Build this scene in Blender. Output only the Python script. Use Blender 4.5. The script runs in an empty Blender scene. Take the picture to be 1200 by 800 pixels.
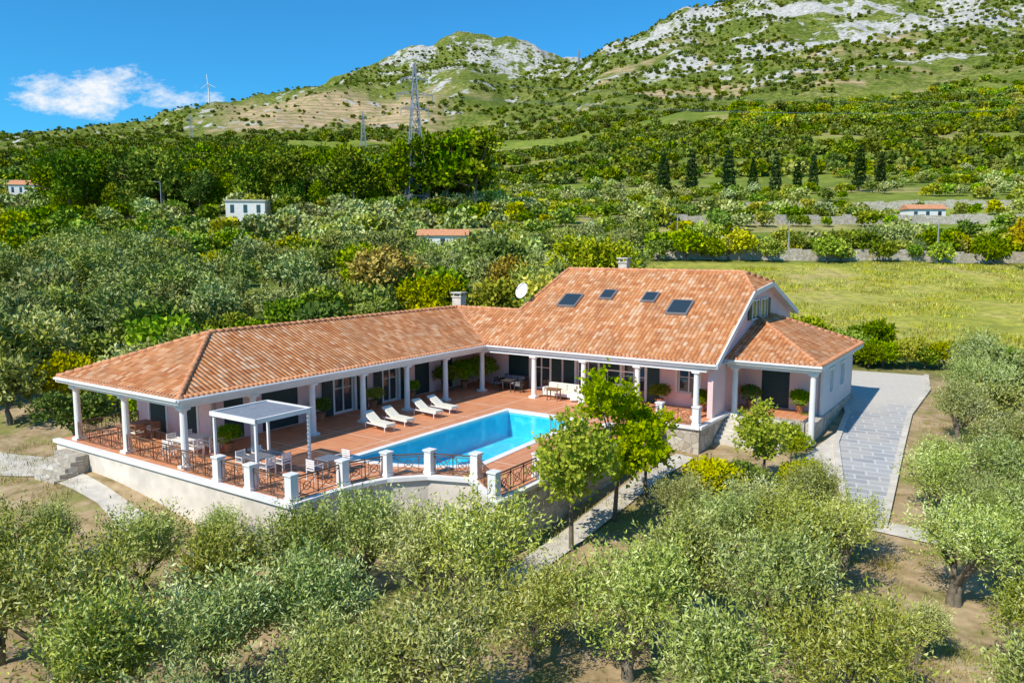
import bpy, math, random
import numpy as np
from mathutils import Vector, Matrix, geometry
random.seed(7); rng=np.random.default_rng(7)
scene=bpy.context.scene
scene.view_settings.view_transform='Standard'; scene.view_settings.look='None'
scene.view_settings.exposure=0; scene.view_settings.gamma=1
H=9.3
A=math.radians(34); CA,SA=math.cos(A),math.sin(A)
CX,CY=-1.7,48.7
MH=Matrix.Translation((CX,CY,0))@Matrix.Rotation(-A,4,'Z')
def L2W(X,Y): return (CX+X*CA+Y*SA, CY-X*SA+Y*CA)
def W2L(x,y):
    dx,dy=x-CX,y-CY
    return dx*CA-dy*SA, dx*SA+dy*CA
# ------------------------------------------------------------ noise + terrain
def vnoise(x,y,seed=0):
    x=np.asarray(x,float);y=np.asarray(y,float)
    ix=np.floor(x);iy=np.floor(y);fx=x-ix;fy=y-iy
    fx=fx*fx*(3-2*fx);fy=fy*fy*(3-2*fy)
    def h(a,b): return np.mod(np.abs(np.sin(a*127.1+b*311.7+seed*17.3)*43758.5453),1)
    return (h(ix,iy)*(1-fx)+h(ix+1,iy)*fx)*(1-fy)+(h(ix,iy+1)*(1-fx)+h(ix+1,iy+1)*fx)*fy
def fbm(x,y,o=4,seed=0):
    a=0;s=0;w=1.
    for i in range(o):
        a=a+w*vnoise(x*2**i,y*2**i,seed+i);s+=w;w*=.5
    return a/s
def sst(a,b,v):
    t=np.clip((v-a)/(b-a),0,1);return t*t*(3-2*t)
SL=np.array([-300,0,150,230,300,370,450,500,540,590,650,700,750,800,900,1000,1200,1500.])
TY=np.array([90,130,200,300,450,700,1000,1400,1800,2200,2800,3600,6500.])
def ex(v,n=len(SL)): return [v]*n
T=[ex(352),
 [308]*12+[304]*6,
 [262,258,255,252,250,248,248,248,248,250,256,258,258,258,258,258,256,255],
 [236,232,229,228,228,228,228,229,230,232,232,231,229,228,226,225,222,220],
 [215,212,208,206,205,205,206,208,209,210,208,205,203,200,195,190,185,180],
 [198,195,188,184,182,183,186,188,188,187,181,175,170,165,158,152,145,138],
 [185,184,176,172,168,166,165,170,172,168,158,150,141,132,122,115,105,98],
 [176,176,166,160,154,152,150,153,155,150,136,122,110,98,82,72,62,54],
 [170,172,160,148,140,134,130,127,128,124,112,92,72,52,32,22,12,4],
 [166,170,154,134,122,114,108,98,92,90,84,64,40,14,-15,-25,-35,-42],
 [162,166,160,145,130,112,78,54,44,50,70,72,55,30,0,-10,-20,-30],
 [160,165,165,155,145,130,105,95,90,92,100,100,90,70,40,30,20,10],
 [200]*18]
T=np.array(T,float)
yv=(400-T)/895.; TT=(-.1219+.9925*yv)/(.9925+.1219*yv)   # tangent of elevation
SS=(SL-600)/895.
def elev_table(s,y):
    s=np.clip(s,SS[0],SS[-1]);yl=np.log(np.clip(y,TY[0],TY[-1]));TL=np.log(TY)
    j=np.clip(np.searchsorted(SS,s)-1,0,len(SS)-2);fs=(s-SS[j])/(SS[j+1]-SS[j]);fs=fs*.5+.5*fs*fs*(3-2*fs)
    i=np.clip(np.searchsorted(TL,yl)-1,0,len(TL)-2);fy=(yl-TL[i])/(TL[i+1]-TL[i]);fy=fy*.5+.5*fy*fy*(3-2*fy)
    return (TT[i,j]*(1-fs)+TT[i,j+1]*fs)*(1-fy)+(TT[i+1,j]*(1-fs)+TT[i+1,j+1]*fs)*fy
def hgt(x,y):
    x=np.asarray(x,float);y=np.asarray(y,float)
    near=np.interp(y,[-60,18,25,31,37,42,54,60,75,100],[-3.2,-2.9,-2.55,-2.15,-1.6,-1.15,-.25,.3,1.5,3.4])
    near=near+(fbm(x/5,y/5,3,3)-.5)*.22*(1-sst(10,16,x)*sst(26,30,y)*(1-sst(55,60,y)))
    near=near+.75*np.exp(-((x+19)**2+(y-33)**2)/40)
    X,Y=W2L(x,y)   # excavation for the pool basin, under the terrace
    near=near-2.2*sst(.2,2.4,X)*(1-sst(10.5,12.3,X))*sst(-18.5,-16.5,Y)*(1-sst(-2.6,-.4,Y))
    yy=np.maximum(y,60);s=x/yy
    far=H+elev_table(s,yy)*yy
    g=fbm(x/330,y/420,5,11);r=1-np.abs(2*g-1)
    n2=fbm(x/90,y/90,4,5)-.5
    k=sst(300,1200,yy)
    far=far+k*yy*.040*(r-.80)+sst(150,500,yy)*yy*.018*n2+ (fbm(x/25,y/25,3,8)-.5)*1.2
    t=sst(70,110,y)
    return near*(1-t)+far*t
def hz(x,y): return float(hgt(np.array([x]),np.array([y]))[0])
# ------------------------------------------------------------ node helpers
def seti(nt,s,v):
    if hasattr(v,'is_linked'): nt.links.new(v,s)
    elif isinstance(v,(tuple,list)):
        v=tuple(v)
        if len(v)==3 and len(s.default_value)==4: v=v+(1,)
        s.default_value=v
    else: s.default_value=v
def mix(nt,f,a,b,bl='MIX'):
    n=nt.nodes.new('ShaderNodeMix');n.data_type='RGBA';n.blend_type=bl
    seti(nt,n.inputs[0],f);seti(nt,n.inputs[6],a);seti(nt,n.inputs[7],b);return n.outputs[2]
def mth(nt,op,a,b=None,clamp=False):
    n=nt.nodes.new('ShaderNodeMath');n.operation=op;n.use_clamp=clamp
    seti(nt,n.inputs[0],a)
    if b is not None: seti(nt,n.inputs[1],b)
    return n.outputs[0]
def noi(nt,vec,sc,det=4,ro=.55):
    n=nt.nodes.new('ShaderNodeTexNoise');n.inputs['Scale'].default_value=sc
    n.inputs['Detail'].default_value=det;n.inputs['Roughness'].default_value=ro
    if vec is not None: nt.links.new(vec,n.inputs['Vector'])
    return n.outputs[0]
def ramp(nt,f,st,interp='LINEAR'):
    n=nt.nodes.new('ShaderNodeValToRGB');n.color_ramp.interpolation=interp;e=n.color_ramp.elements
    while len(e)<len(st): e.new(.5)
    for k,(p,c) in enumerate(st):
        e[k].position=p;e[k].color=(c[0],c[1],c[2],1) if isinstance(c,(tuple,list)) else (c,c,c,1)
    nt.links.new(f,n.inputs[0]);return n.outputs[0]
def newmat(name):
    m=bpy.data.materials.new(name);m.use_nodes=True;nt=m.node_tree
    return m,nt,nt.nodes['Principled BSDF']
def ocoord(nt): return nt.nodes.new('ShaderNodeTexCoord').outputs['Object']
def gpos(nt): return nt.nodes.new('ShaderNodeNewGeometry').outputs['Position']
def bump(nt,b,h,st=.5,d=.02):
    n=nt.nodes.new('ShaderNodeBump');n.inputs['Strength'].default_value=st;n.inputs['Distance'].default_value=d
    nt.links.new(h,n.inputs['Height']);nt.links.new(n.outputs[0],b.inputs['Normal'])
def simple(name,c,rough=.6,ns=2.,amt=.15,bs=0,bd=.02,metal=0,spec=.4):
    m,nt,b=newmat(name);o=ocoord(nt)
    f=noi(nt,o,ns,4,.6)
    col=ramp(nt,f,[(.3,tuple(x*(1-amt) for x in c)),(.7,tuple(min(1,x*(1+amt)) for x in c))])
    nt.links.new(col,b.inputs['Base Color']);b.inputs['Roughness'].default_value=rough
    b.inputs['Metallic'].default_value=metal;b.inputs['Specular IOR Level'].default_value=spec
    if bs: bump(nt,b,noi(nt,o,ns*8,2),bs,bd)
    return m
M={}
M['white']=simple('white_paint',(.80,.77,.73),.55,1.3,.07)
M['plaster']=simple('white_plaster',(.68,.61,.52),.8,.9,.2,.3,.02)
M['pink']=simple('pink_plaster',(.80,.55,.53),.8,1.1,.06,.2,.01)
M['dark']=simple('dark_green_shutter',(.018,.045,.045),.5,3,.2)
M['bronze']=simple('bronze_iron',(.19,.105,.06),.5,5,.25,metal=.3)
M['metal']=simple('grey_metal',(.33,.34,.36),.45,3,.1,metal=.6)
M['steel']=simple('galvanised_steel',(.36,.37,.39),.5,.3,.15,metal=.2)
M['cream']=simple('cream_cushion',(.74,.70,.58),.85,6,.08)
M['greyfab']=simple('grey_fabric',(.22,.23,.26),.9,6,.15)
M['wood']=simple('teak_wood',(.28,.14,.07),.6,4,.25)
M['rattan']=simple('dark_rattan',(.06,.05,.045),.7,9,.3)
M['bark']=simple('bark',(.17,.14,.10),.9,5,.35)
M['bluew']=simple('bluish_white_plaster',(.74,.71,.71),.8,1.,.05,.15,.01)
M['terrac']=simple('terracotta_pot',(.42,.17,.08),.8,4,.15)
def glassm():
    m,nt,b=newmat('window_glass');b.inputs['Base Color'].default_value=(.03,.045,.055,1)
    b.inputs['Roughness'].default_value=.06;b.inputs['Specular IOR Level'].default_value=.8;return m
M['glass']=glassm()
def stonem():
    m,nt,b=newmat('limestone_blocks');o=ocoord(nt)
    vo=nt.nodes.new('ShaderNodeTexVoronoi');vo.inputs['Scale'].default_value=2.6;nt.links.new(o,vo.inputs['Vector'])
    v2=nt.nodes.new('ShaderNodeTexVoronoi');v2.feature='DISTANCE_TO_EDGE';v2.inputs['Scale'].default_value=2.6;nt.links.new(o,v2.inputs['Vector'])
    w=nt.nodes.new('ShaderNodeSeparateColor');nt.links.new(vo.outputs['Color'],w.inputs[0])
    c=ramp(nt,w.outputs[0],[(0,(.38,.32,.25)),(.5,(.50,.44,.35)),(1,(.58,.53,.45))])
    e=ramp(nt,v2.outputs[0],[(0,.45),(.05,1)])
    nt.links.new(mix(nt,1,c,e,'MULTIPLY'),b.inputs['Base Color']);b.inputs['Roughness'].default_value=.9
    bump(nt,b,e,.5,.04);return m
M['stone']=stonem()
def tilem(name):
    m,nt,b=newmat(name)
    uv=nt.nodes.new('ShaderNodeUVMap').outputs[0]
    sp=nt.nodes.new('ShaderNodeSeparateXYZ');nt.links.new(uv,sp.inputs[0])
    u=mth(nt,'DIVIDE',sp.outputs[0],.25);v=mth(nt,'DIVIDE',sp.outputs[1],.38)
    fu=mth(nt,'FLOOR',u);fv=mth(nt,'FLOOR',v)
    cb=nt.nodes.new('ShaderNodeCombineXYZ');nt.links.new(fu,cb.inputs[0]);nt.links.new(fv,cb.inputs[1])
    wn=nt.nodes.new('ShaderNodeTexWhiteNoise');wn.noise_dimensions='3D';nt.links.new(cb.outputs[0],wn.inputs['Vector'])
    c=ramp(nt,wn.outputs['Value'],[(0,(.46,.155,.055)),(.25,(.57,.22,.08)),(.6,(.65,.285,.12)),(.85,(.70,.36,.18)),(1,(.73,.45,.28))])
    o=ocoord(nt);big=noi(nt,o,.55,4,.6)
    c=mix(nt,ramp(nt,big,[(.45,0.),(.75,.55)]),c,(.34,.17,.09))
    c=mix(nt,ramp(nt,noi(nt,o,1.7,3),[(.55,0.),(.75,.3)]),c,(.66,.48,.31))
    pr=mth(nt,'ABSOLUTE',mth(nt,'SINE',mth(nt,'MULTIPLY',u,math.pi)))
    fr=mth(nt,'FRACT',v)
    gv=ramp(nt,pr,[(0,.5),(.3,1.)]);ge=ramp(nt,fr,[(0,.6),(.12,1.)])
    c=mix(nt,1,c,gv,'MULTIPLY');c=mix(nt,.8,c,ge,'MULTIPLY')
    nt.links.new(c,b.inputs['Base Color']);b.inputs['Roughness'].default_value=.85;b.inputs['Specular IOR Level'].default_value=.15
    hh=mth(nt,'SUBTRACT',mth(nt,'MULTIPLY',pr,1.),mth(nt,'MULTIPLY',fr,.45))
    bump(nt,b,hh,.9,.07);return m
M['tile']=tilem('terracotta_roof_tiles')
M['ridge']=simple('terracotta_ridge',(.60,.27,.13),.85,3,.3)
def deckm():
    m,nt,b=newmat('terracotta_deck_tiles');o=ocoord(nt)
    br=nt.nodes.new('ShaderNodeTexBrick');nt.links.new(o,br.inputs['Vector'])
    br.offset=0;br.inputs['Scale'].default_value=1.;br.inputs['Brick Width'].default_value=.4;br.inputs['Row Height'].default_value=.4
    br.inputs['Mortar Size'].default_value=.014;br.inputs['Color1'].default_value=(.60,.21,.08,1)
    br.inputs['Color2'].default_value=(.68,.27,.11,1);br.inputs['Mortar'].default_value=(.62,.42,.31,1)
    c=mix(nt,ramp(nt,noi(nt,o,.8,4),[(.45,0.),(.75,.4)]),br.outputs[0],(.68,.34,.19))
    b2=nt.nodes.new('ShaderNodeTexBrick');nt.links.new(o,b2.inputs['Vector']);b2.offset=0;b2.inputs['Scale'].default_value=1.
    b2.inputs['Brick Width'].default_value=3.2;b2.inputs['Row Height'].default_value=3.2;b2.inputs['Mortar Size'].default_value=.045;b2.inputs['Mortar Smooth'].default_value=0
    b2.inputs['Color1'].default_value=(0,0,0,1);b2.inputs['Color2'].default_value=(0,0,0,1);b2.inputs['Mortar'].default_value=(1,1,1,1)
    c=mix(nt,mth(nt,'MULTIPLY',b2.outputs['Fac'],.75),c,(.72,.55,.42))
    nt.links.new(c,b.inputs['Base Color']);b.inputs['Roughness'].default_value=.6;return m
M['deck']=deckm()
def poolm():
    m,nt,b=newmat('pool_mosaic');o=ocoord(nt)
    br=nt.nodes.new('ShaderNodeTexVoronoi');nt.links.new(o,br.inputs['Vector']);br.inputs['Scale'].default_value=2.3
    br.feature='SMOOTH_F1'
    c=ramp(nt,br.outputs['Distance'],[(.0,(.02,.54,.74)),(.55,(.04,.64,.82)),(.8,(.22,.84,.95))])
    nt.links.new(c,b.inputs['Base Color']);b.inputs['Roughness'].default_value=.6;return m
M['pool']=poolm()
M['poolring']=simple('pool_ring',(.02,.30,.55),.6,3,.1)
def waterm():
    m=bpy.data.materials.new('pool_water');m.use_nodes=True;nt=m.node_tree;nt.nodes.remove(nt.nodes['Principled BSDF'])
    out=nt.nodes['Material Output'];o=ocoord(nt)
    t=nt.nodes.new('ShaderNodeBsdfTransparent');t.inputs[0].default_value=(.74,.98,1,1)
    g=nt.nodes.new('ShaderNodeBsdfGlossy');g.inputs['Roughness'].default_value=.04
    bm=nt.nodes.new('ShaderNodeBump');bm.inputs['Strength'].default_value=.3;bm.inputs['Distance'].default_value=.03
    nt.links.new(noi(nt,o,2.6,3),bm.inputs['Height']);nt.links.new(bm.outputs[0],g.inputs['Normal'])
    f=nt.nodes.new('ShaderNodeFresnel');f.inputs[0].default_value=1.16;nt.links.new(bm.outputs[0],f.inputs['Normal'])
    mx=nt.nodes.new('ShaderNodeMixShader');nt.links.new(f.outputs[0],mx.inputs[0]);nt.links.new(t.outputs[0],mx.inputs[1]);nt.links.new(g.outputs[0],mx.inputs[2])
    nt.links.new(mx.outputs[0],out.inputs[0]);return m
M['water']=waterm()
def paverm():
    m,nt,b=newmat('grey_pavers');p=gpos(nt)
    mp=nt.nodes.new('ShaderNodeMapping');mp.inputs['Rotation'].default_value=(0,0,math.radians(20));nt.links.new(p,mp.inputs[0])
    br=nt.nodes.new('ShaderNodeTexBrick');nt.links.new(mp.outputs[0],br.inputs['Vector']);br.inputs['Scale'].default_value=1
    br.inputs['Brick Width'].default_value=1.1;br.inputs['Row Height'].default_value=.6;br.inputs['Mortar Size'].default_value=.05
    br.inputs['Color1'].default_value=(.30,.31,.33,1);br.inputs['Color2'].default_value=(.42,.42,.42,1);br.inputs['Mortar'].default_value=(.56,.55,.52,1)
    c=mix(nt,ramp(nt,noi(nt,p,.5,5),[(.4,0.),(.7,.7)]),br.outputs[0],(.50,.46,.40))
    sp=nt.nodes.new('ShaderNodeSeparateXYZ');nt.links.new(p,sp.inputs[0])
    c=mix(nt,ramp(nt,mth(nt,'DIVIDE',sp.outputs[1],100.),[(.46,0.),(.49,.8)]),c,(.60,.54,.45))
    nt.links.new(c,b.inputs['Base Color']);b.inputs['Roughness'].default_value=.8;return m
M['paver']=paverm()
M['concrete']=simple('pale_concrete',(.58,.53,.45),.85,1.5,.2,.3,.02)
# foliage
def folm(name,d,md,l,tr=.28,var=.25,hv=1.):
    m=bpy.data.materials.new(name);m.use_nodes=True;nt=m.node_tree;nt.nodes.remove(nt.nodes['Principled BSDF']);out=nt.nodes['Material Output']
    b=nt.nodes.new('ShaderNodeBsdfDiffuse')
    a=nt.nodes.new('ShaderNodeAttribute');a.attribute_name='tint'
    c=ramp(nt,a.outputs['Fac'],[(.05,d),(.5,md),(.95,l)])
    oi=nt.nodes.new('ShaderNodeObjectInfo')
    hs=nt.nodes.new('ShaderNodeHueSaturation');nt.links.new(c,hs.inputs['Color'])
    nt.links.new(mth(nt,'ADD',mth(nt,'MULTIPLY',oi.outputs['Random'],-.045*hv),.5+.02*hv),hs.inputs['Hue'])
    r2=mth(nt,'FRACT',mth(nt,'MULTIPLY',oi.outputs['Random'],7.31))
    r3=mth(nt,'FRACT',mth(nt,'MULTIPLY',oi.outputs['Random'],13.7))
    nt.links.new(mth(nt,'ADD',mth(nt,'MULTIPLY',r2,var*2.2),1-var),hs.inputs['Value'])
    nt.links.new(mth(nt,'ADD',mth(nt,'MULTIPLY',r3,.25),.9),hs.inputs['Saturation'])
    nt.links.new(hs.outputs[0],b.inputs[0])
    if tr>0:
        t=nt.nodes.new('ShaderNodeBsdfTranslucent');nt.links.new(hs.outputs[0],t.inputs[0])
        mx=nt.nodes.new('ShaderNodeMixShader');mx.inputs[0].default_value=tr
        nt.links.new(b.outputs[0],mx.inputs[1]);nt.links.new(t.outputs[0],mx.inputs[2]);nt.links.new(mx.outputs[0],out.inputs[0])
    else: nt.links.new(b.outputs[0],out.inputs[0])
    return m
M['olive']=folm('olive_leaves',(.085,.115,.015),(.34,.39,.085),(.70,.72,.35),0,.2)
M['olivem']=folm('olive_leaves_grove',(.09,.12,.02),(.31,.36,.08),(.62,.64,.30),0,.28)
M['leafy']=folm('young_green_leaves',(.15,.24,.012),(.42,.50,.03),(.68,.68,.08),.35,.1,.4)
M['bush']=folm('shrub_leaves',(.055,.10,.009),(.20,.29,.025),(.45,.50,.06),0,.35)
M['yell']=folm('yellow_green_leaves',(.14,.17,.010),(.40,.41,.03),(.64,.58,.07),0,.25,.8)
M['pine']=folm('pine_needles',(.025,.06,.007),(.14,.22,.015),(.42,.47,.045),0,.25)
M['cyp']=folm('cypress_needles',(.010,.03,.010),(.03,.07,.018),(.07,.12,.03),0,.15)
M['autumn']=folm('autumn_leaves',(.16,.12,.015),(.42,.31,.03),(.62,.46,.07),0,.1,.3)
M['macc']=folm('macchia_leaves',(.06,.09,.010),(.165,.215,.024),(.36,.38,.06),0,.38)
M['grassb']=folm('dry_grass_blades',(.22,.19,.05),(.36,.32,.10),(.50,.45,.18),0,.3)
M['grassm']=folm('meadow_grass_blades',(.22,.25,.035),(.40,.41,.06),(.56,.50,.12),0,.3)
# ------------------------------------------------------------ mesh builders
class MB:
    def __init__(s): s.v=[];s.f=[];s.m=[]
    def add(s,vs,fs,mi=0):
        o=len(s.v);s.v+= [tuple(p) for p in vs]
        for f in fs: s.f.append([o+i for i in f]);s.m.append(mi)
    def box(s,c,d,mi=0,rz=0,rx=0,ry=0):
        R=(Matrix.Rotation(rz,3,'Z')@Matrix.Rotation(ry,3,'Y')@Matrix.Rotation(rx,3,'X'))
        vs=[R@Vector((sx*d[0]/2,sy*d[1]/2,sz*d[2]/2))+Vector(c) for sx in(-1,1) for sy in(-1,1) for sz in(-1,1)]
        s.add(vs,[(0,1,3,2),(4,6,7,5),(0,4,5,1),(2,3,7,6),(0,2,6,4),(1,5,7,3)],mi)
    def bb(s,x0,x1,y0,y1,z0,z1,mi=0): s.box(((x0+x1)/2,(y0+y1)/2,(z0+z1)/2),(x1-x0,y1-y0,z1-z0),mi)
    def beam(s,a,b,w,h,mi=0):
        a=Vector(a);b=Vector(b);d=(b-a).normalized();up=Vector((0,0,1))
        if abs(d.z)>.98: up=Vector((0,1,0))
        sd=d.cross(up).normalized();u=sd.cross(d)
        vs=[p+sd*(i*w/2)+u*(j*h/2) for p in(a,b) for i in(-1,1) for j in(-1,1)]
        s.add(vs,[(0,1,3,2),(4,6,7,5),(0,4,5,1),(2,3,7,6),(0,2,6,4),(1,5,7,3)],mi)
    def cyl(s,a,b,r0,r1=None,n=12,mi=0,cap=True):
        r1=r0 if r1 is None else r1
        a=Vector(a);b=Vector(b);d=(b-a).normalized();up=Vector((0,0,1)) if abs(d.z)<.95 else Vector((1,0,0))
        e=d.cross(up).normalized();g=d.cross(e);vs=[]
        for p,r in((a,r0),(b,r1)):
            for k in range(n):
                t=2*math.pi*k/n;vs.append(p+e*math.cos(t)*r+g*math.sin(t)*r)
        fs=[(k,(k+1)%n,n+(k+1)%n,n+k) for k in range(n)]
        if cap: fs+= [tuple(range(n))[::-1],tuple(range(n,2*n))]
        s.add(vs,fs,mi)
    def ring(s,c,ax,r,t,n=14,mi=0):
        c=Vector(c);ax=Vector(ax).normalized();e=ax.cross(Vector((0,0,1)))
        if e.length<.1: e=Vector((1,0,0))
        e.normalize();g=ax.cross(e)
        P=[c+e*math.cos(2*math.pi*k/n)*r+g*math.sin(2*math.pi*k/n)*r for k in range(n)]
        for k in range(n): s.beam(P[k],P[(k+1)%n],t,t,mi)
    def poly(s,pts,mi=0): s.add(pts,[tuple(range(len(pts)))],mi)
    def make(s,name,mats,mw=None,parent=None,smooth=False,bevel=0):
        me=bpy.data.meshes.new(name);me.from_pydata(s.v,[],s.f);me.update()
        for m in mats: me.materials.append(M[m])
        me.polygons.foreach_set('material_index',s.m)
        if smooth: me.polygons.foreach_set('use_smooth',[True]*len(s.f))
        ob=bpy.data.objects.new(name,me);scene.collection.objects.link(ob)
        if parent: ob.parent=parent
        elif mw is not None: ob.matrix_world=mw
        if bevel:
            md=ob.modifiers.new('bevel','BEVEL');md.width=bevel;md.segments=2;md.limit_method='ANGLE'
        return ob
def LM(X,Y,Z=0,rz=0): return MH@Matrix.Translation((X,Y,Z))@Matrix.Rotation(rz,4,'Z')
# ------------------------------------------------------------ terrain mesh
ang=np.concatenate([np.linspace(-58,58,640),np.arange(62,298,6)])
th=np.radians(ang);rad=np.concatenate([[.01,4,8],np.geomspace(11,7500,340)])
R_,A_=np.meshgrid(rad,th,indexing='ij');X_=R_*np.sin(A_);Y_=R_*np.cos(A_)
Z_=hgt(X_,Y_)
nR,nA=R_.shape
verts=np.stack([X_.ravel(),Y_.ravel(),Z_.ravel()],1)
i,j=np.meshgrid(np.arange(nR-1),np.arange(nA),indexing='ij');j2=(j+1)%nA
quads=np.stack([i*nA+j,(i+1)*nA+j,(i+1)*nA+j2,i*nA+j2],-1).reshape(-1,4)[:,::-1]
def mesh_np(name,verts,quads,mats,mi=None,tint=None,smooth=False):
    me=bpy.data.meshes.new(name);me.vertices.add(len(verts));me.vertices.foreach_set('co',np.ascontiguousarray(verts,dtype=np.float32).ravel())
    me.loops.add(quads.size);me.loops.foreach_set('vertex_index',np.ascontiguousarray(quads,dtype=np.int32).ravel())
    me.polygons.add(len(quads));me.polygons.foreach_set('loop_start',np.arange(0,quads.size,4,dtype=np.int32))
    for m in mats: me.materials.append(m)
    if mi is not None: me.polygons.foreach_set('material_index',np.asarray(mi,dtype=np.int32))
    if smooth: me.polygons.foreach_set('use_smooth',np.ones(len(quads),dtype=bool))
    if tint is not None:
        at=me.attributes.new('tint','FLOAT','POINT');at.data.foreach_set('value',np.asarray(tint,dtype=np.float32))
    me.update();me.validate();return me
x,y,z=verts.T;yy=np.maximum(y,1);s=x/yy
nz=fbm(x/18,y/18,4,21);nzb=fbm(x/160,y/110,5,31);nzc=fbm(x/60,y/25,4,41)
mead=sst(.16,.19,s+.03*(nz-.5))*sst(62,66,y)*(1-sst(122,127,y+6*(nz-.5)))
rock=np.zeros_like(x)
right=sst(.10,.2,s)
for (yc,w,k,dr) in((1960,60,1.2,70),(1640,46,1.05,-30),(2160,45,1.0,0),(1780,30,.9,60),(1480,26,.8,30),(1330,20,.7,-20)):
    yc2=yc+dr*np.sin(s*9)+170*(nzb-.5)
    rock=np.maximum(rock,right*k*np.exp(-((y-yc2)/w)**2)*sst(.34,.56,nzc+.1))
rock=np.maximum(rock,.72*sst(-.24,-.13,s)*(1-sst(.06,.14,s))*sst(2150,2350,y)*sst(.34,.58,nzb*.4+nzc*.6))
rock=np.maximum(rock,.9*sst(.02,.1,s)*(1-sst(.25,.3,s))*sst(1950,2120,y)*sst(.44,.55,nzc))
rock=np.maximum(rock,.75*sst(1100,1500,y)*sst(.60,.74,nzc))
brown=sst(-.40,-.33,s)*(1-sst(-.13,-.06,s))*sst(1380,1500,y+300*(nzb-.5))*(1-sst(2130,2200,y+120*(nzc-.5)))
brown=np.maximum(brown,.9*sst(500,800,y)*sst(.62,.68,fbm(x/120,y/60,4,77))*(1-sst(1800,2000,y)))
soil=1-sst(50,62,y)
fields=sst(125,150,y)*(1-sst(900,1200,y))
za=np.stack([mead,np.clip(rock,0,1),brown,np.ones_like(x)],1);zb=np.stack([soil,fields,np.zeros_like(x),np.ones_like(x)],1)
tm,nt,b=newmat('ground_cover')
def groundmat():
    p=gpos(nt)
    a=nt.nodes.new('ShaderNodeAttribute');a.attribute_name='za';sa=nt.nodes.new('ShaderNodeSeparateColor');nt.links.new(a.outputs['Color'],sa.inputs[0])
    a2=nt.nodes.new('ShaderNodeAttribute');a2.attribute_name='zb';sb=nt.nodes.new('ShaderNodeSeparateColor');nt.links.new(a2.outputs['Color'],sb.inputs[0])
    base=ramp(nt,noi(nt,p,.012,7,.72),[(.34,(.10,.14,.020)),(.46,(.18,.215,.034)),(.56,(.26,.27,.058)),(.68,(.37,.31,.14))])
    nfine=noi(nt,p,.12,5,.78)
    base=mix(nt,ramp(nt,nfine,[(.44,.85),(.58,0.)]),base,(.06,.09,.014))
    mp=nt.nodes.new('ShaderNodeMapping');mp.inputs['Scale'].default_value=(.012,.03,.01);nt.links.new(p,mp.inputs[0])
    vo=nt.nodes.new('ShaderNodeTexVoronoi');vo.inputs['Scale'].default_value=1.;nt.links.new(mp.outputs[0],vo.inputs['Vector'])
    sv=nt.nodes.new('ShaderNodeSeparateColor');nt.links.new(vo.outputs['Color'],sv.inputs[0])
    fc=ramp(nt,sv.outputs[0],[(0,(.17,.22,.035)),(.3,(.32,.35,.06)),(.5,(.23,.28,.045)),(.7,(.42,.36,.14)),(.85,(.25,.30,.05)),(1,(.46,.35,.19))],'CONSTANT')
    fc=mix(nt,ramp(nt,nfine,[(.42,.6),(.6,0.)]),fc,(.12,.16,.025))
    base=mix(nt,mth(nt,'MULTIPLY',sb.outputs[1],.85),base,fc)
    sz=nt.nodes.new('ShaderNodeSeparateXYZ');nt.links.new(p,sz.inputs[0])
    nlow=noi(nt,p,.006,3)
    st=mth(nt,'SINE',mth(nt,'ADD',mth(nt,'MULTIPLY',sz.outputs[2],.6),mth(nt,'MULTIPLY',nlow,14.)))
    nm=noi(nt,p,.045,7,.72)
    bc=mix(nt,ramp(nt,st,[(.35,0.),(.75,.8)]),(.50,.35,.21),(.27,.23,.10))
    bc=mix(nt,ramp(nt,nm,[(.40,.75),(.52,0.)]),bc,(.17,.19,.05))
    base=mix(nt,sa.outputs[2],base,bc)
    rc=ramp(nt,nfine,[(.35,(.20,.19,.15)),(.5,(.45,.43,.39)),(.7,(.62,.60,.56))])
    rm=ramp(nt,mth(nt,'ADD',sa.outputs[1],mth(nt,'MULTIPLY',mth(nt,'SUBTRACT',nm,.5),2.8)),[(.42,0.),(.56,1.)])
    base=mix(nt,rm,base,rc)
    mc=ramp(nt,noi(nt,p,.07,6,.7),[(.34,(.27,.28,.045)),(.46,(.42,.40,.065)),(.55,(.50,.44,.10)),(.64,(.52,.39,.17))])
    nn_=noi(nt,p,.9,5,.7)
    mc=mix(nt,ramp(nt,nn_,[(.40,.75),(.58,0.)]),mc,(.21,.23,.045))
    base=mix(nt,sa.outputs[0],base,mc)
    sc=ramp(nt,nn_,[(.3,(.18,.15,.055)),(.45,(.36,.26,.14)),(.6,(.46,.34,.20)),(.75,(.54,.44,.30))])
    sc=mix(nt,ramp(nt,noi(nt,p,.35,4,.6),[(.50,0.),(.62,.8)]),sc,(.22,.23,.06))
    base=mix(nt,sb.outputs[0],base,sc)
    nt.links.new(base,b.inputs['Base Color']);b.inputs['Roughness'].default_value=.95;b.inputs['Specular IOR Level'].default_value=.05
    bump(nt,b,noi(nt,p,.4,3,.7),.6,.6)
groundmat()
me=mesh_np('ground',verts,quads,[tm],smooth=True)
for nme,arr in(('za',za),('zb',zb)):
    at=me.attributes.new(nme,'FLOAT_COLOR','POINT');at.data.foreach_set('color',arr.astype(np.float32).ravel())
scene.collection.objects.link(bpy.data.objects.new('ground',me))
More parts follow.
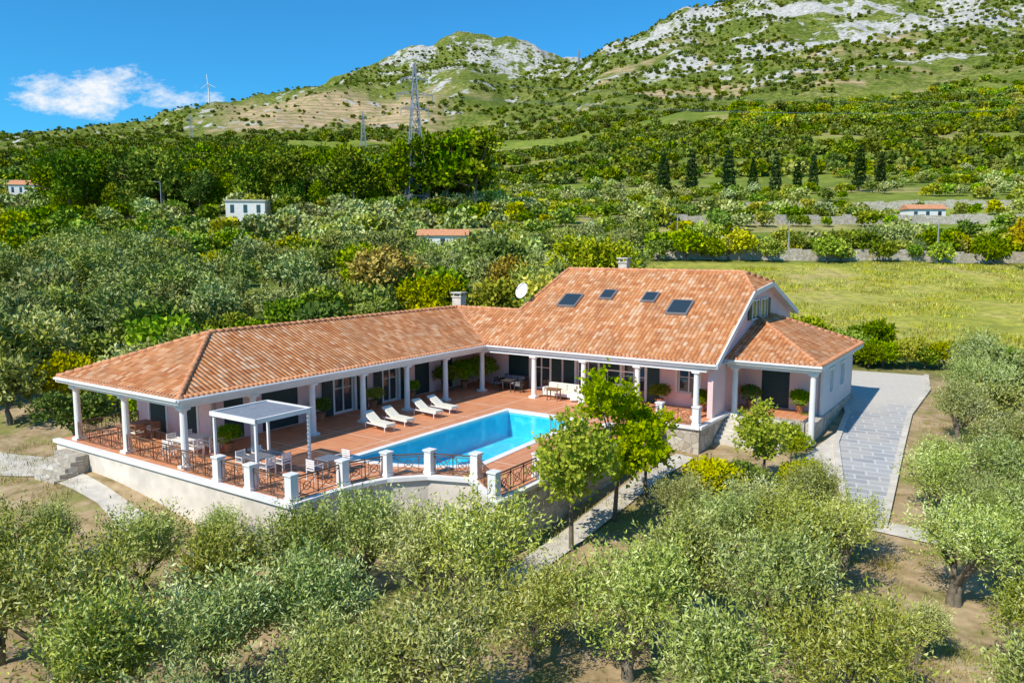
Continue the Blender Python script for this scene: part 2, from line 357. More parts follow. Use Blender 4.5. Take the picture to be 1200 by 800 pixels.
# ------------------------------------------------------------ trees
def tube(P,R,n=6):
    P=np.array(P,float);k=len(P);vs=[];q=[]
    for a in range(k):
        d=P[min(a+1,k-1)]-P[max(a-1,0)];d/=np.linalg.norm(d)+1e-9
        up=np.array([0,0,1.]) if abs(d[2])<.9 else np.array([1.,0,0])
        e=np.cross(d,up);e/=np.linalg.norm(e);g=np.cross(d,e)
        for c in range(n):
            t=2*math.pi*c/n;vs.append(P[a]+R[a]*(e*math.cos(t)+g*math.sin(t)))
    for a in range(k-1):
        for c in range(n): q.append([a*n+c,a*n+(c+1)%n,(a+1)*n+(c+1)%n,(a+1)*n+c])
    return np.array(vs),np.array(q)
def unit(v): return v/(np.linalg.norm(v,axis=-1,keepdims=True)+1e-9)
def tree(name,seed,lobes,leafm,ntwig=900,lpt=14,tl=.55,ll=.14,lw=.045,trunk=(.18,1.0),nlimb=5,updir=.5,spread=.9,shell=.55,trunks=1,droop=0):
    r=np.random.default_rng(seed)
    V=[];Q=[];MI=[];TI=[];o=0
    lob=np.array(lobes,float) # cx,cy,cz,rx,ry,rz
    def addt(P,R,n=6):
        nonlocal o
        v,q=tube(P,R,n);V.append(v);Q.append(q+o);o+=len(v);MI.append(np.zeros(len(q)));TI.append(np.full(len(v),.3))
    tr,th0=trunk
    for kt in range(trunks):
        bx,by=(0,0) if trunks==1 else r.normal(0,.12,2)
        top=np.array([bx+r.normal(0,.1),by+r.normal(0,.1),th0])
        if tr>0:
            addt([[bx,by,-.3],[bx+r.normal(0,.04),by+r.normal(0,.04),th0*.5],top],[tr*1.25,tr,tr*.8],8)
            for l in lob[r.permutation(len(lob))[:nlimb]]:
                c=l[:3];mid=top*.45+c*.55+r.normal(0,.08,3)*l[3]
                end=c+unit(r.normal(0,1,3))*l[3:6]*.5
                addt([top-[0,0,.05],mid,c,end],[tr*.62,tr*.4,tr*.25,tr*.08],5)
                for _ in range(3):
                    e2=c+unit(r.normal(0,1,3)+[0,0,.4])*l[3:6]*.85
                    addt([mid*.4+c*.6,(c+e2)/2+r.normal(0,.05,3),e2],[tr*.22,tr*.13,tr*.04],4)
    w=lob[:,3]*lob[:,4]+lob[:,4]*lob[:,5];w/=w.sum()
    li=r.choice(len(lob),ntwig,p=w);L=lob[li]
    d=unit(r.normal(0,1,(ntwig,3)));d[:,2]=np.where(d[:,2]<-.55,-d[:,2],d[:,2])
    rr=shell+(1-shell)*r.random((ntwig,1))**.6
    base=L[:,:3]+d*L[:,3:6]*rr
    td=unit(d+np.array([0,0,updir])+r.normal(0,.45,(ntwig,3)))
    tln=tl*(.6+.8*r.random((ntwig,1)))
    ltint=r.random(len(lob))[li];tt=.30*ltint+.35*r.random(ntwig)
    tp=np.repeat(base-td*tln*.4,lpt,0);tdr=np.repeat(td,lpt,0);tlr=np.repeat(tln,lpt,0)
    n=ntwig*lpt;f=r.random((n,1))
    P=tp+tdr*tlr*f*1.2+r.normal(0,.03*tl/.5,(n,3));P[:,2]-=droop*(f[:,0]**2)*tlr[:,0]
    D=unit(tdr*.6+r.normal(0,spread*.6,(n,3)))
    S=unit(np.cross(D,r.normal(0,1,(n,3))))
    ls=ll*(.7+.6*r.random((n,1)));ws=lw*(.7+.6*r.random((n,1)))
    v=np.stack([P,P+D*ls*.5+S*ws*.5,P+D*ls,P+D*ls*.5-S*ws*.5],1).reshape(-1,3)
    q=np.arange(n*4).reshape(n,4)+o
    V.append(v);Q.append(q);MI.append(np.ones(n));TI.append(np.repeat(np.clip(np.repeat(tt,lpt)+.38*r.random(n),0,1),4))
    me=mesh_np(name,np.concatenate(V),np.concatenate(Q),[M['bark'],leafm],np.concatenate(MI),np.concatenate(TI))
    return me
def lobset(seed,n,R,h,rl,flat=.8):
    r=np.random.default_rng(seed);o=[]
    for k in range(n):
        a=2*math.pi*(k+r.random()*.8)/n*1.0;q=R*(.35+.65*r.random()) if k else 0
        s=rl*(.7+.6*r.random());o.append([q*math.cos(a*1.7),q*math.sin(a*1.7),h+r.normal(0,.28*h*.5),s,s*(.8+.4*r.random()),s*flat])
    return o
OLIVE=[tree('olive_tree_mesh_%d'%k,100+k,lobset(100+k,8+k%3,1.25,2.2,.68,1.15),M['olive'],640,17,1.0,.15,.046,(.17,.9),5,.95,.8,.35,1+k%2) for k in range(6)]
BN=[tree('garden_shrub_mesh_%d'%k,220+k,lobset(220+k,8,1.4,1.9,1.05,.85),M['bush' if k<2 else 'yell'],750,8,.5,.25,.15,(.14,.7),3,.4,1,.6) for k in range(3)]
BUSH=[tree('shrub_mesh_%d'%k,200+k,lobset(200+k,8,1.4,1.9,1.0,.9),M['bush' if k<3 else 'yell'],320,5,.6,.42,.28,(.14,.7),0,.4,1,.75) for k in range(5)]
OLM=[tree('olive_mid_mesh_%d'%k,300+k,lobset(300+k,8,1.5,2.2,.9,1.),M['olivem'],360,6,.8,.40,.15,(.15,.9),2,.7,1,.7) for k in range(3)]
HB=[tree('hill_tree_mesh_%d'%k,450+k,lobset(450+k,7,1.4,2.0,1.05,.9),M['olivem' if k==0 else ('bush' if k<4 else 'yell')],150,4,.6,.72,.48,(.14,.7),0,.4,1,.8) for k in range(5)]
FARB=[tree('macchia_mesh_%d'%k,400+k,lobset(400+k,5,1.3,1.3,1.2,.8),M['macc'],70,3,.5,1.2,.95,(0,1),0,.4,1,.85) for k in range(4)]
PINE=[tree('pine_mesh_%d'%k,500+k,[[random.uniform(-3,3),random.uniform(-3,3),random.uniform(4.5,10.5),random.uniform(1.5,2.6),random.uniform(1.5,2.6),random.uniform(1.1,1.8)] for _ in range(15)],M['pine'],560,4,.8,.78,.44,(.3,4.),4,.6,1,.8) for k in range(3)]
CYP=[tree('cypress_mesh_%d'%k,600+k,[[0,0,1.5+q*1.5,1.7*(1-q/11)+.25,1.7*(1-q/11)+.25,1.4] for q in range(9)],M['cyp'],600,5,.5,.5,.3,(.2,2.),0,1.5,.7,.8) for k in range(2)]
YOUNG=[tree('young_tree_mesh_%d'%k,700+k,[[random.uniform(-1,1),random.uniform(-1,1),random.uniform(2.4,5.3),random.uniform(.5,.9),random.uniform(.5,.9),random.uniform(.5,.8)] for _ in range(11)],M['leafy'],600,9,.5,.18,.14,(.09,2.2),7,.3,1,.35) for k in range(3)]
AUT=[tree('autumn_tree_mesh',801,lobset(801,9,1.6,2.6,1.0,.95),M['autumn'],600,7,.5,.28,.17,(.16,1.),4,.4,1,.5)]
def grass(seed,mt,nb,rw,bw):
    r=np.random.default_rng(seed);n=nb
    P=np.c_[r.normal(0,rw,(n,2)),np.full(n,-.03)];D=unit(np.c_[r.normal(0,.4,(n,2)),np.ones(n)]);S=unit(np.cross(D,r.normal(0,1,(n,3))))
    l=.12+.2*r.random((n,1))
    v=np.stack([P-S*bw,P+S*bw,P+D*l+S*.003,P+D*l-S*.003],1).reshape(-1,3)
    return mesh_np('grass_tuft_mesh',v,np.arange(n*4).reshape(n,4),[M[mt]],None,np.repeat(r.random(n),4))
GR=[grass(1,'grassb',45,.24,.012),grass(2,'grassb',45,.24,.012)]
GM=[grass(3,'grassm',60,.4,.035),grass(4,'grassm',60,.5,.035)]
def put(me,name,x,y,s=1,rz=None,sz=1,dz=0):
    ob=bpy.data.objects.new(name,me);scene.collection.objects.link(ob)
    ob.location=(x,y,hz(x,y)-.03+dz);ob.scale=(s,s,s*sz);ob.rotation_euler=(0,0,random.uniform(0,6.28) if rz is None else rz);return ob
_gc=0
def scatter(name,meshes,xs,ys,sc,idx,r):
    global _gc;_gc+=1
    xs=np.asarray(xs);ys=np.asarray(ys);zs=hgt(xs,ys)
    col=bpy.data.collections.new(name+'_source')
    for k,mm in enumerate(meshes): col.objects.link(bpy.data.objects.new('%s_%02d_%02d'%(mm.name,_gc,k),mm))
    order=sorted(range(len(meshes)),key=lambda k:'%s_%02d_%02d'%(meshes[k].name,_gc,k))
    inv={k:i for i,k in enumerate(order)};idx=np.array([inv[int(q)] for q in idx],dtype=np.int32)
    me=bpy.data.meshes.new(name);n=len(xs);me.vertices.add(n)
    me.vertices.foreach_set('co',np.stack([xs,ys,zs-.05],1).astype(np.float32).ravel())
    for an,ty,v in(('sc','FLOAT',sc),('rz','FLOAT',r.random(n)*6.28),('ix','INT',idx)):
        at=me.attributes.new(an,ty,'POINT');at.data.foreach_set('value',np.asarray(v,dtype=np.int32 if ty=='INT' else np.float32))
    ob=bpy.data.objects.new(name,me);scene.collection.objects.link(ob)
    ng=bpy.data.node_groups.new(name+'_nodes','GeometryNodeTree')
    ng.interface.new_socket('Geometry',in_out='INPUT',socket_type='NodeSocketGeometry');ng.interface.new_socket('Geometry',in_out='OUTPUT',socket_type='NodeSocketGeometry')
    gi=ng.nodes.new('NodeGroupInput');go=ng.nodes.new('NodeGroupOutput');ip=ng.nodes.new('GeometryNodeInstanceOnPoints');ci=ng.nodes.new('GeometryNodeCollectionInfo')
    ci.inputs['Collection'].default_value=col;ci.inputs['Separate Children'].default_value=True;ci.inputs['Reset Children'].default_value=True
    def na(nm,ty):
        q=ng.nodes.new('GeometryNodeInputNamedAttribute');q.data_type=ty;q.inputs['Name'].default_value=nm;return q.outputs['Attribute']
    cx=ng.nodes.new('ShaderNodeCombineXYZ');l=ng.links.new
    l(na('rz','FLOAT'),cx.inputs[2]);l(gi.outputs[0],ip.inputs['Points']);l(ci.outputs[0],ip.inputs['Instance']);ip.inputs['Pick Instance'].default_value=True
    l(na('ix','INT'),ip.inputs['Instance Index']);l(cx.outputs[0],ip.inputs['Rotation']);l(na('sc','FLOAT'),ip.inputs['Scale']);l(ip.outputs[0],go.inputs[0])
    md=ob.modifiers.new('scatter','NODES');md.node_group=ng
    return ob
def jit(x0,x1,y0,y1,d,r):
    gx,gy=np.meshgrid(np.arange(x0,x1,d),np.arange(y0,y1,d));gx=gx.ravel()+r.uniform(-.45,.45,gx.size)*d;gy=gy.ravel()+r.uniform(-.45,.45,gy.size)*d
    return gx,gy
def clear_house(x,y,m=2.5):
    X,Y=W2L(x,y)
    a=(X>-10.5-m)&(X<1+m)&(Y>-22.5-m)&(Y<8+m)
    b_=(X>0-m)&(X<13+m)&(Y>-22-m)&(Y<1)
    c=(X>-1)&(X<20.5+m)&(Y>-2)&(Y<17.5+m)
    return ~(a|b_|c)
DRV=[(14.7,30.6),(16.4,35.5),(19.2,41),(22.5,47.5),(25,54)]
def clear_drive(x,y,m=3.2):
    ok=np.ones_like(x,bool)
    for k in range(len(DRV)-1):
        a=np.array(DRV[k]);b2=np.array(DRV[k+1])
        for t in np.linspace(0,1,6):
            p=a+(b2-a)*t;ok&=((x-p[0])**2+(y-p[1])**2)>(m+ (.9*(p[1]-30)/20))**2
    return ok
BLD=[(-63,185,7),(-185,300,10),(-13,147,6),(104,196,5)]
def clear_bld(x,y):
    ok=np.ones_like(x,bool)
    for bx,by,w in BLD:
        ok&=~((np.abs(x/np.maximum(y,1)-bx/by)<(w+1)/by)&(y>by-24)&(y<by+6))
    return ok
r=np.random.default_rng(5)
def mead_mask(x,y): return (x/y>.155)&(y>62)&(y<124)
gx,gy=jit(-130,120,40,140,4.7,r)
k=(np.abs(gx/gy)<.8)&clear_house(gx,gy,3.5)&clear_drive(gx,gy,5)&~mead_mask(gx,gy)&clear_bld(gx,gy)
k&=((gy>60)|((gx<-21)&(gy>43)))
k&=~((gx/gy>.1)&(gy<64))
k&=(fbm(gx/14,gy/14,2,9)>.30)
gx,gy=gx[k],gy[k];cl=fbm(gx/22,gy/22,3,15)
isol=(cl+.2*r.random(len(gx))>.58)
idx=np.where(isol,r.integers(0,3,len(gx)),3+r.integers(0,5,len(gx)))
scatter('olive_and_shrub_grove',OLM+BUSH,gx,gy,(.65+.9*r.random(len(gx))),idx,r)
gx,gy=jit(-330,320,132,380,5.8,r)
rt=gx/gy>-.02
gy=np.where(rt&(gy>150),np.round(gy/8.5)*8.5+r.uniform(-1,1,len(gy))+4*np.sin(gx/45),gy)
fm=fbm(gx/60,gy/24,3,19)
k=(np.abs(gx/gy)<.76)&clear_bld(gx,gy)&((fm>.47)|(gy<145)|((gx/gy<-.1)&(fm>.38)))&(r.random(len(gx))<.9)
k&=~((gx/gy<-.05)&(gy>215)&(gx/gy>-.58))
gx,gy=gx[k],gy[k];cl=fbm(gx/40,gy/40,3,25)
idx=np.where(cl>.62,0,r.integers(0,5,len(gx)))
scatter('hillside_trees',HB,gx,gy,(.6+.9*r.random(len(gx)))*np.where(gx/gy>-.02,.85,1.),idx,r)
gx,gy=jit(-900,900,380,1050,10,r)
k=(np.abs(gx/gy)<.74)&(fbm(gx/110,gy/50,4,29)>.46)
x1,y1=gx[k],gy[k]
gx,gy=jit(-1900,1900,1050,2700,17,r)
k=(np.abs(gx/gy)<.74)&(fbm(gx/170,gy/130,4,33)>.43)
s_=gx/gy
k&=~((s_>-.42)&(s_<-.12)&(gy>1350)&(gy<2250)&(r.random(len(gx))<.82))
x2,y2=gx[k],gy[k]
sc=np.concatenate([1.+1.3*r.random(len(x1)),.9+1.5*r.random(len(x2))**2])
scatter('macchia',FARB,np.r_[x1,x2],np.r_[y1,y2],sc,r.integers(0,4,len(sc)),r)
gx,gy=jit(-150,-5,198,275,6.8,r)
s_=gx/gy
k=((s_>-.60)&(s_<-.04)&(gy<262)&((s_<-.2)|(gy<240)))
gx,gy=gx[k],gy[k]
scatter('pine_wood',PINE,gx,gy,(.6+.8*r.random(len(gx)))*(.75+.6*fbm(gx/25,gy/25,2,61)),r.integers(0,3,len(gx)),r)
gx,gy=jit(100,700,560,1000,11,r)
k=(gx/gy>.28)&(gx/gy<.65)&(fbm(gx/80,gy/80,3,91)>.45)&(gy>700)
gx,gy=gx[k],gy[k]
scatter('hillside_pine_wood',HB[1:],gx,gy,2.+1.6*r.random(len(gx)),r.integers(0,4,len(gx)),r)
gx,gy=jit(-26,30,12,44,.6,r)
k=(np.abs(gx/gy)<.72)&clear_house(gx,gy,.2)&clear_drive(gx,gy,2.4)&(fbm(gx/2.5,gy/2.5,3,51)>.5)
gx,gy=gx[k],gy[k]
scatter('grass',GR,gx,gy,.6+.9*r.random(len(gx)),r.integers(0,2,len(gx)),r)
gx,gy=jit(8,100,66,122,1.5,r)
k=(gx/gy>.17)&(gx/gy<.72)&clear_house(gx,gy,1)&(fbm(gx/6,gy/6,3,57)>.47)
gx,gy=gx[k],gy[k]
scatter('meadow_grass',GM,gx,gy,.9+1.3*r.random(len(gx)),r.integers(0,2,len(gx)),r)
OL=[(-12.9,20.3,1.15),(-17.2,23,1.),(-12.4,24.6,.85),(-9.5,23,.9),(-7.5,24.0,.95),(-5.2,25.0,.95),(-3.1,24.3,.95),(-1.0,22.8,1.1),(.6,20.9,.8),
(-10,17.2,1.1),(-7.8,19.2,1.05),(-5.4,20,1.),(-4.1,17.4,.9),(-1.7,17.4,1.05),(3.3,20.3,1.05),(5.3,22.8,1.05),(9.3,27.3,.85),(12.2,30.0,.75),(7.6,21.2,1.05),(10.1,24.6,.95),
(8.3,17.8,.95),(5.3,17.2,1.),(17.8,31.4,.85),(24.4,40.7,.9),(20.9,31.4,.95),(14.9,24.2,.95),(17.8,26,.95),(11.9,20.9,.5),(14.6,20.3,.8),(12.2,15.6,.95),
(-6.6,14.4,.95),(-2.6,13.8,.9),(-14.6,16.6,1.),(-16.6,26.6,.65),(22.9,35.6,.9),(27,37,.95),(28,45,1),(25.2,33,.95),(7.3,26.0,.85),(-20,26,.8),(-1.6,25.6,.65),(31,50,1.1),(21,27,.95),(6.8,29.2,.7),(27.5,31,.95),(-10.8,14.2,.9),(10.5,28.2,.6),(19.6,34.2,.65),(18.6,29,.75),(12.4,27,.7),(-10.8,27.0,.55),(-7.2,26.4,.6),(30,41,1.),(-15.0,20.9,.7)]
for k,(ox,oy,os) in enumerate(OL): put(OLIVE[k%6],'olive_tree',ox,oy,os*.98,sz=1.0)
for k,(ox,oy,os,sz) in enumerate([(2.3,28.4,1.0,1.0),(4.3,31.0,1.02,1.05),(6.0,33.2,.85,1.0)]): put(YOUNG[(k+1)%3],'young_tree',ox,oy,os,sz=sz)
put(YOUNG[1],'citrus_tree',11.5,34.0,.78,sz=.95)
put(YOUNG[2],'citrus_tree',14.0,37.4,.42,sz=.9)
for bx,by,bs in [(8.6,31.5,.7),(10.4,32.6,.6),(9.4,33.2,.45),(12.8,33.2,.5),(15.0,39.5,.35),(16.4,42.5,.35),(17.6,45,.35),(-20.5,43,.7),(-24,41,.8),(-27,46,1),(-23,47,.9)]:
    put(BN[k%3],'garden_shrub',bx,by,bs);k+=1
def hedge(name,pts,step,sc,ms):
    xs=[];ys=[]
    for a,b2 in zip(pts,pts[1:]):
        n=max(1,int(math.dist(a,b2)/step))
        for q in range(n):
            xs.append(a[0]+(b2[0]-a[0])*q/n+random.uniform(-.3,.3));ys.append(a[1]+(b2[1]-a[1])*q/n+random.uniform(-.3,.3))
    scatter(name,ms,np.array(xs),np.array(ys),sc*(.85+.3*r.random(len(xs))),r.integers(0,len(ms),len(xs)),r)
hedge('hedge',[(27.5,58.5),(36,57),(46,56),(58,53)],1.3,.6,BN)
hedge('garden_hedge',[(23,62),(27,60),(30,62)],1.6,.95,BN[:2])
hedge('field_hedge',[(24,126),(60,124),(95,122)],8.5,1.1,BUSH[:3])
hedge('orchard_row',[(28,44),(34,50),(44,52)],3.2,.9,OLM)
for cx_,cy_,cs in [(57,292,1.25),(67,290,1.2),(82,295,1.3),(93,300,1.),(99,292,1.1),(134,300,1.25),(142,300,1.05),(110,300,.9),(120,310,1.)]: put(CYP[random.randint(0,1)],'cypress_tree',cx_,cy_,cs*1.1,sz=.85)
put(BN[2],'broadleaf_tree',9.5,88,2.1);put(BN[1],'broadleaf_tree',-2,96,2.0);put(BN[0],'broadleaf_tree',-15,84,2.0);put(AUT[0],'autumn_tree',-13,80,1.7)
put(AUT[0],'autumn_tree',78,112,2.3);put(AUT[0],'autumn_tree',84,118,2.2);put(BN[2],'broadleaf_tree',-8,74,1.4);put(AUT[0],'autumn_tree',0,86,1.3)
# ------------------------------------------------------------ VILLA
villa=bpy.data.objects.new('villa',None);scene.collection.objects.link(villa);villa.matrix_world=MH
ZE=3.12
def wall(mb,p0,p1,z0,z1,t,ops,mi=0):
    p0=Vector(p0);p1=Vector(p1);L=(p1-p0).length;d=(p1-p0)/L
    def seg(a0,a1,b0,b1):
        if a1-a0<.01 or b1-b0<.01:return
        c=p0+d*((a0+a1)/2);mb.box((c.x,c.y,(b0+b1)/2),(a1-a0,t,b1-b0),mi,rz=math.atan2(d.y,d.x))
    a=0
    for (a0,a1,b0,b1) in sorted(ops):
        seg(a,a0,z0,z1);seg(a0,a1,z0,b0);seg(a0,a1,b1,z1);a=a1
    seg(a,L,z0,z1)
def opening(p0,p1,o,nrm,kind,t=.3):
    p0=Vector(p0);p1=Vector(p1);d=(p1-p0).normalized();n=Vector(nrm);a0,a1,b0,b1=o
    rz=math.atan2(d.y,d.x);w=a1-a0;c=p0+d*((a0+a1)/2)
    mb=MB()
    g=c-n*.04;mb.box((g.x,g.y,(b0+b1)/2),(w,.03,b1-b0),1,rz=rz)
    f=c-n*.0
    for zz in(b0+.04,b1-.04): mb.box((f.x,f.y,zz),(w,.09,.08),0,rz=rz)
    nm=2 if w<1.8 else 4
    for q in range(nm+1):
        e=p0+d*(a0+.04+(w-.08)*q/nm);mb.box((e.x,e.y,(b0+b1)/2),(.07,.092,b1-b0-.16),0,rz=rz)
    mb.box((f.x,f.y,b0+(b1-b0)*.62),(w-.1,.06,.04),0,rz=rz)
    if 'l' in kind:
        f2=c+n*(t/2+.015)
        mb.box((f2.x,f2.y,b1+.09),(w+.36,.06,.16),0,rz=rz)
        for sgn in(-1,1):
            e=f2+d*(sgn*(w/2+.09));mb.box((e.x,e.y,(b0+b1)/2),(.14,.05,b1-b0),0,rz=rz)
    if 's' in kind:
        for sgn in(-1,1):
            e=c+n*(t/2+.07)+d*(sgn*(w/2+.2+w/4));mb.box((e.x,e.y,(b0+b1)/2),(w/2,.045,b1-b0),2,rz=rz)
            for q in range(int((b1-b0)/.16)): mb.box((e.x+n.x*.03,e.y+n.y*.03,b0+.08+q*.16),(w/2-.1,.03,.05),2,rz=rz)
    if 'c' in kind:
        e=c+n*(t/2-.03);mb.box((e.x,e.y,(b0+b1)/2),(w-.02,.05,b1-b0-.02),2,rz=rz)
        for q in range(int((b1-b0)/.14)): mb.box((e.x+n.x*.035,e.y+n.y*.035,b0+.08+q*.14),(w-.16,.03,.05),2,rz=rz)
    mb.make('window' if b0>.5 else 'glazed_door',['white','glass','dark'],parent=villa)
W=MB()
wp0,wp1=(-3.2,-17.8),(-3.2,3.0)
wo=[(-16.7,1.1,'c'),(-13.9,2.3,'c'),(-9.4,1.5,'ls'),(-5.6,1.3,'ls'),(-2.7,1.4,'c'),(-.2,1.2,'c')]
ops=[(c+17.8-w/2,c+17.8+w/2,0.03,2.3) for c,w,_ in wo]
wall(W,wp0,wp1,-.6,2.98,.3,ops)
for o,(c,w,kd) in zip(ops,wo): opening(wp0,wp1,o,(1,0),kd)
ep0,ep1=(-9.4,-17.8),(-3.05,-17.8)
eo=[(1.2,2.6,.03,2.3),(4.0,5.2,.03,2.3)]
wall(W,ep0,ep1,-.6,2.98,.302,eo)
for o in eo: opening(ep0,ep1,o,(0,-1),'lc')
wall(W,(-9.4,-17.6),(-9.4,6.6),-1.5,2.98,.3,[])
wall(W,(-9.4,6.5),(1,6.5),-1.5,2.98,.3,[])
mp0,mp1=(-3.05,3.15),(14.5,3.15)
mo=[(.4,1.3,'c',.03),(2.3,1.4,'ls',.03),(5.8,1.5,'ls',.03),(9.0,1.5,'ls',.03),(12.5,1.3,'l',.8)]
ops=[(c+3.05-w/2,c+3.05+w/2,b0,2.3) for c,w,_,b0 in mo]
wall(W,mp0,mp1,-.6,2.98,.3,ops)
for o,(c,w,kd,_) in zip(ops,mo): opening(mp0,mp1,o,(0,-1),kd)
def zf(Y): return ZE+.571*Y
def zb_(Y): return ZE+.571*8.2-.34*(Y-8.2)
gy0=.7
gp=[(gy0,-1),(gy0,zf(gy0)-.12),(6.4,zf(6.4)-.12),(10.,zb_(10)-.12),(16.2,zb_(16.2)-.12),(16.2,-1)]
for Xw in(14.8,14.5): W.poly([(Xw,a,b2) for a,b2 in gp],0)
W.bb(14.5,14.8,gy0-.01,gy0+.02,-1,zf(gy0)-.12,0)
wall(W,(1,16.2),(14.6,16.2),-1,4.8,.3,[])
wall(W,(.9,3.4),(.9,16.2),2.5,4.9,.3,[])
W.poly([(.75,3.5,ZE+1.9),(1.5,8.2,7.6),(.75,16.2,4.8),(.75,3.5,3.)],0)
W.make('walls',['pink'],parent=villa)
mbg=MB()
for a0,a1 in((7.1,8.5),(8.9,10.3)):
    mbg.bb(14.82,14.86,a0,a1,4.95,6.1,1)
    for q in(a0,a1,(a0+a1)/2): mbg.bb(14.84,14.9,q-.04,q+.04,4.95,6.1,0)
    for q in(4.95,6.1): mbg.bb(14.84,14.905,a0-.04,a1+.04,q-.04,q+.04,0)
for a0,a1 in((6.4,7.0),(10.4,11.)): mbg.bb(14.82,14.88,a0,a1,4.95,6.1,2)
mbg.make('gable_window',['white','glass','dark'],parent=villa)
E=MB()
wall(E,(14.8,5.8),(19.3,5.8),-1.2,2.98,.3,[(1.2,2.8,.03,2.3)])
wall(E,(19.3,5.65),(19.3,14.),-.2,2.98,.3,[(1.6,2.6,.9,2.2),(4.6,5.8,.9,2.2)],1)
wall(E,(14.8,14.),(19.45,14.),-1,2.98,.302,[])
E.make('extension_walls',['pink','bluew'],parent=villa)
opening((14.8,5.8),(19.3,5.8),(1.2,2.8,.03,2.3),(0,-1),'c')
for o in((1.6,2.6,.9,2.2),(4.6,5.8,.9,2.2)): opening((19.3,5.65),(19.3,14.),o,(1,0),'l')
pl=MB();pl.bb(19.1,19.55,3.2,14.2,-2.2,-.2,0);pl.bb(14.9,19.1,3.0,3.3,-2.2,-.12,0);pl.make('stone_plinth',['stone'],parent=villa)
RP=[]
def rp(*p): RP.append([Vector(q) for q in p])
zr=5.12
rp((0,-21.5,ZE),(0,0,ZE),(-5,3.5,zr),(-5,-16.5,zr))
rp((-10,-21.5,ZE),(0,-21.5,ZE),(-5,-16.5,zr))
rp((-10,7,ZE),(-10,-21.5,ZE),(-5,-16.5,zr),(-5,3.5,zr))
rp((.3,7,ZE),(-10,7,ZE),(-5,3.5,zr),(.3,3.5,zr))
zm=zf(8.2)
rp((0,0,ZE),(15.2,0,ZE),(15.2,6.3,zf(6.3)),(13.9,8.2,zm),(1.4,8.2,zm),(.3,3.5,zf(3.5)),(-5,3.5,zf(3.5)+.002))
rp((15.2,6.3,zf(6.3)),(15.2,10.2,zb_(10.2)),(13.9,8.2,zm))
rp((1.4,8.2,zm),(13.9,8.2,zm),(15.2,10.2,zb_(10.2)),(15.2,16.8,zb_(16.8)),(.3,16.8,zb_(16.8)))
rp((.3,3.5,zf(3.5)),(1.4,8.2,zm),(.3,16.8,zb_(16.8)))
ex0,ex1,ey0,ey1,ea,eb,ez=14.82,19.95,2.4,14.5,8.6,11.4,5.0
rp((ex0,ey0,ZE),(ex1,ey0,ZE),(ex0,ea,ez))
rp((ex1,ey0,ZE),(ex1,ey1,ZE),(ex0,eb,ez),(ex0,ea,ez))
rp((ex1,ey1,ZE),(ex0,ey1,ZE),(ex0,eb,ez))
vs=[];fs=[];uvs=[]
for P in RP:
    n=geometry.normal(P)
    if n.z<0: P=P[::-1];n=-n
    e=Vector((0,0,1)).cross(n).normalized();u=n.cross(e)
    o=len(vs);vs+=P;fs.append(list(range(o,o+len(P))));uvs+=[(p.dot(e)+100,p.dot(u)+100) for p in P]
me=bpy.data.meshes.new('roof');me.from_pydata(vs,[],fs);me.materials.append(M['tile'])
ul=me.uv_layers.new(name='UVMap')
for lp in me.loops: ul.data[lp.index].uv=uvs[lp.vertex_index]
ob=bpy.data.objects.new('roof',me);scene.collection.objects.link(ob);ob.parent=villa
rd=MB()
def cap(a,b2,rr=.12):
    a=Vector(a);b2=Vector(b2);L=(b2-a).length;n=max(1,int(L/.42))
    for q in range(n):
        p=a.lerp(b2,q/n);p2=a.lerp(b2,(q+1.12)/n);rd.cyl(p+Vector((0,0,.01)),p2+Vector((0,0,-.02)),rr*1.08,rr*.88,8)
cap((0,-21.5,ZE),(-5,-16.5,zr));cap((-10,-21.5,ZE),(-5,-16.5,zr));cap((-5,-16.5,zr),(-5,3.5,zr));cap((-5,3.5,zr),(.3,3.5,zr))
cap((.3,3.5,zr),(1.4,8.2,zm));cap((1.4,8.2,zm),(13.9,8.2,zm));cap((15.2,6.3,zf(6.3)),(13.9,8.2,zm));cap((15.2,10.2,zb_(10.2)),(13.9,8.2,zm))
cap((ex1,ey0,ZE),(ex0,ea,ez));cap((ex1,ey1,ZE),(ex0,eb,ez))
def nose(a,b2,out):
    a=Vector(a);b2=Vector(b2);L=(b2-a).length;n=int(L/.25);o_=Vector(out)
    for q in range(n):
        p=a.lerp(b2,(q+.5)/n);rd.cyl(p-o_*.12+Vector((0,0,.05)),p+o_*.07+Vector((0,0,-.005)),.085,.09,6)
nose((0,-21.5,ZE),(0,0,ZE),(1,0,0));nose((-10,-21.5,ZE),(0,-21.5,ZE),(0,-1,0));nose((.1,0,ZE),(15.2,0,ZE),(0,-1,0));nose((ex0,ey0,ZE),(ex1,ey0,ZE),(0,-1,0));nose((ex1,ey0,ZE),(ex1,ey1,ZE),(1,0,0))
rd.make('ridge_tiles',['ridge'],parent=villa,smooth=True)
va=MB();va.beam((-.02,0.02,ZE+.03),(-5,3.5,zr+.03),.22,.03);va.make('valley_gutter',['ridge'],parent=villa)
t=MB()
def fas(a,b2,zz=ZE-.13): t.beam((a[0],a[1],zz),(b2[0],b2[1],zz),.10,.24)
fas((0,-21.5),(0,0.05));fas((-10.05,-21.52),(.05,-21.52));fas((-10,-21.45),(-10,7));fas((0.05,0),(15.25,0));fas((ex0,ey0),(ex1+.05,ey0));fas((ex1,ey0+.05),(ex1,ey1))
t.cyl((.12,-21.6,ZE-.07),(.12,-.1,ZE-.07),.06,.06,8);t.cyl((.15,-.12,ZE-.07),(15.2,-.12,ZE-.07),.06,.06,8);t.cyl((-10,-21.64,ZE-.07),(.1,-21.64,ZE-.07),.06,.06,8);t.cyl((ex0,ey0-.12,ZE-.07),(ex1+.1,ey0-.12,ZE-.07),.06,.06,8)
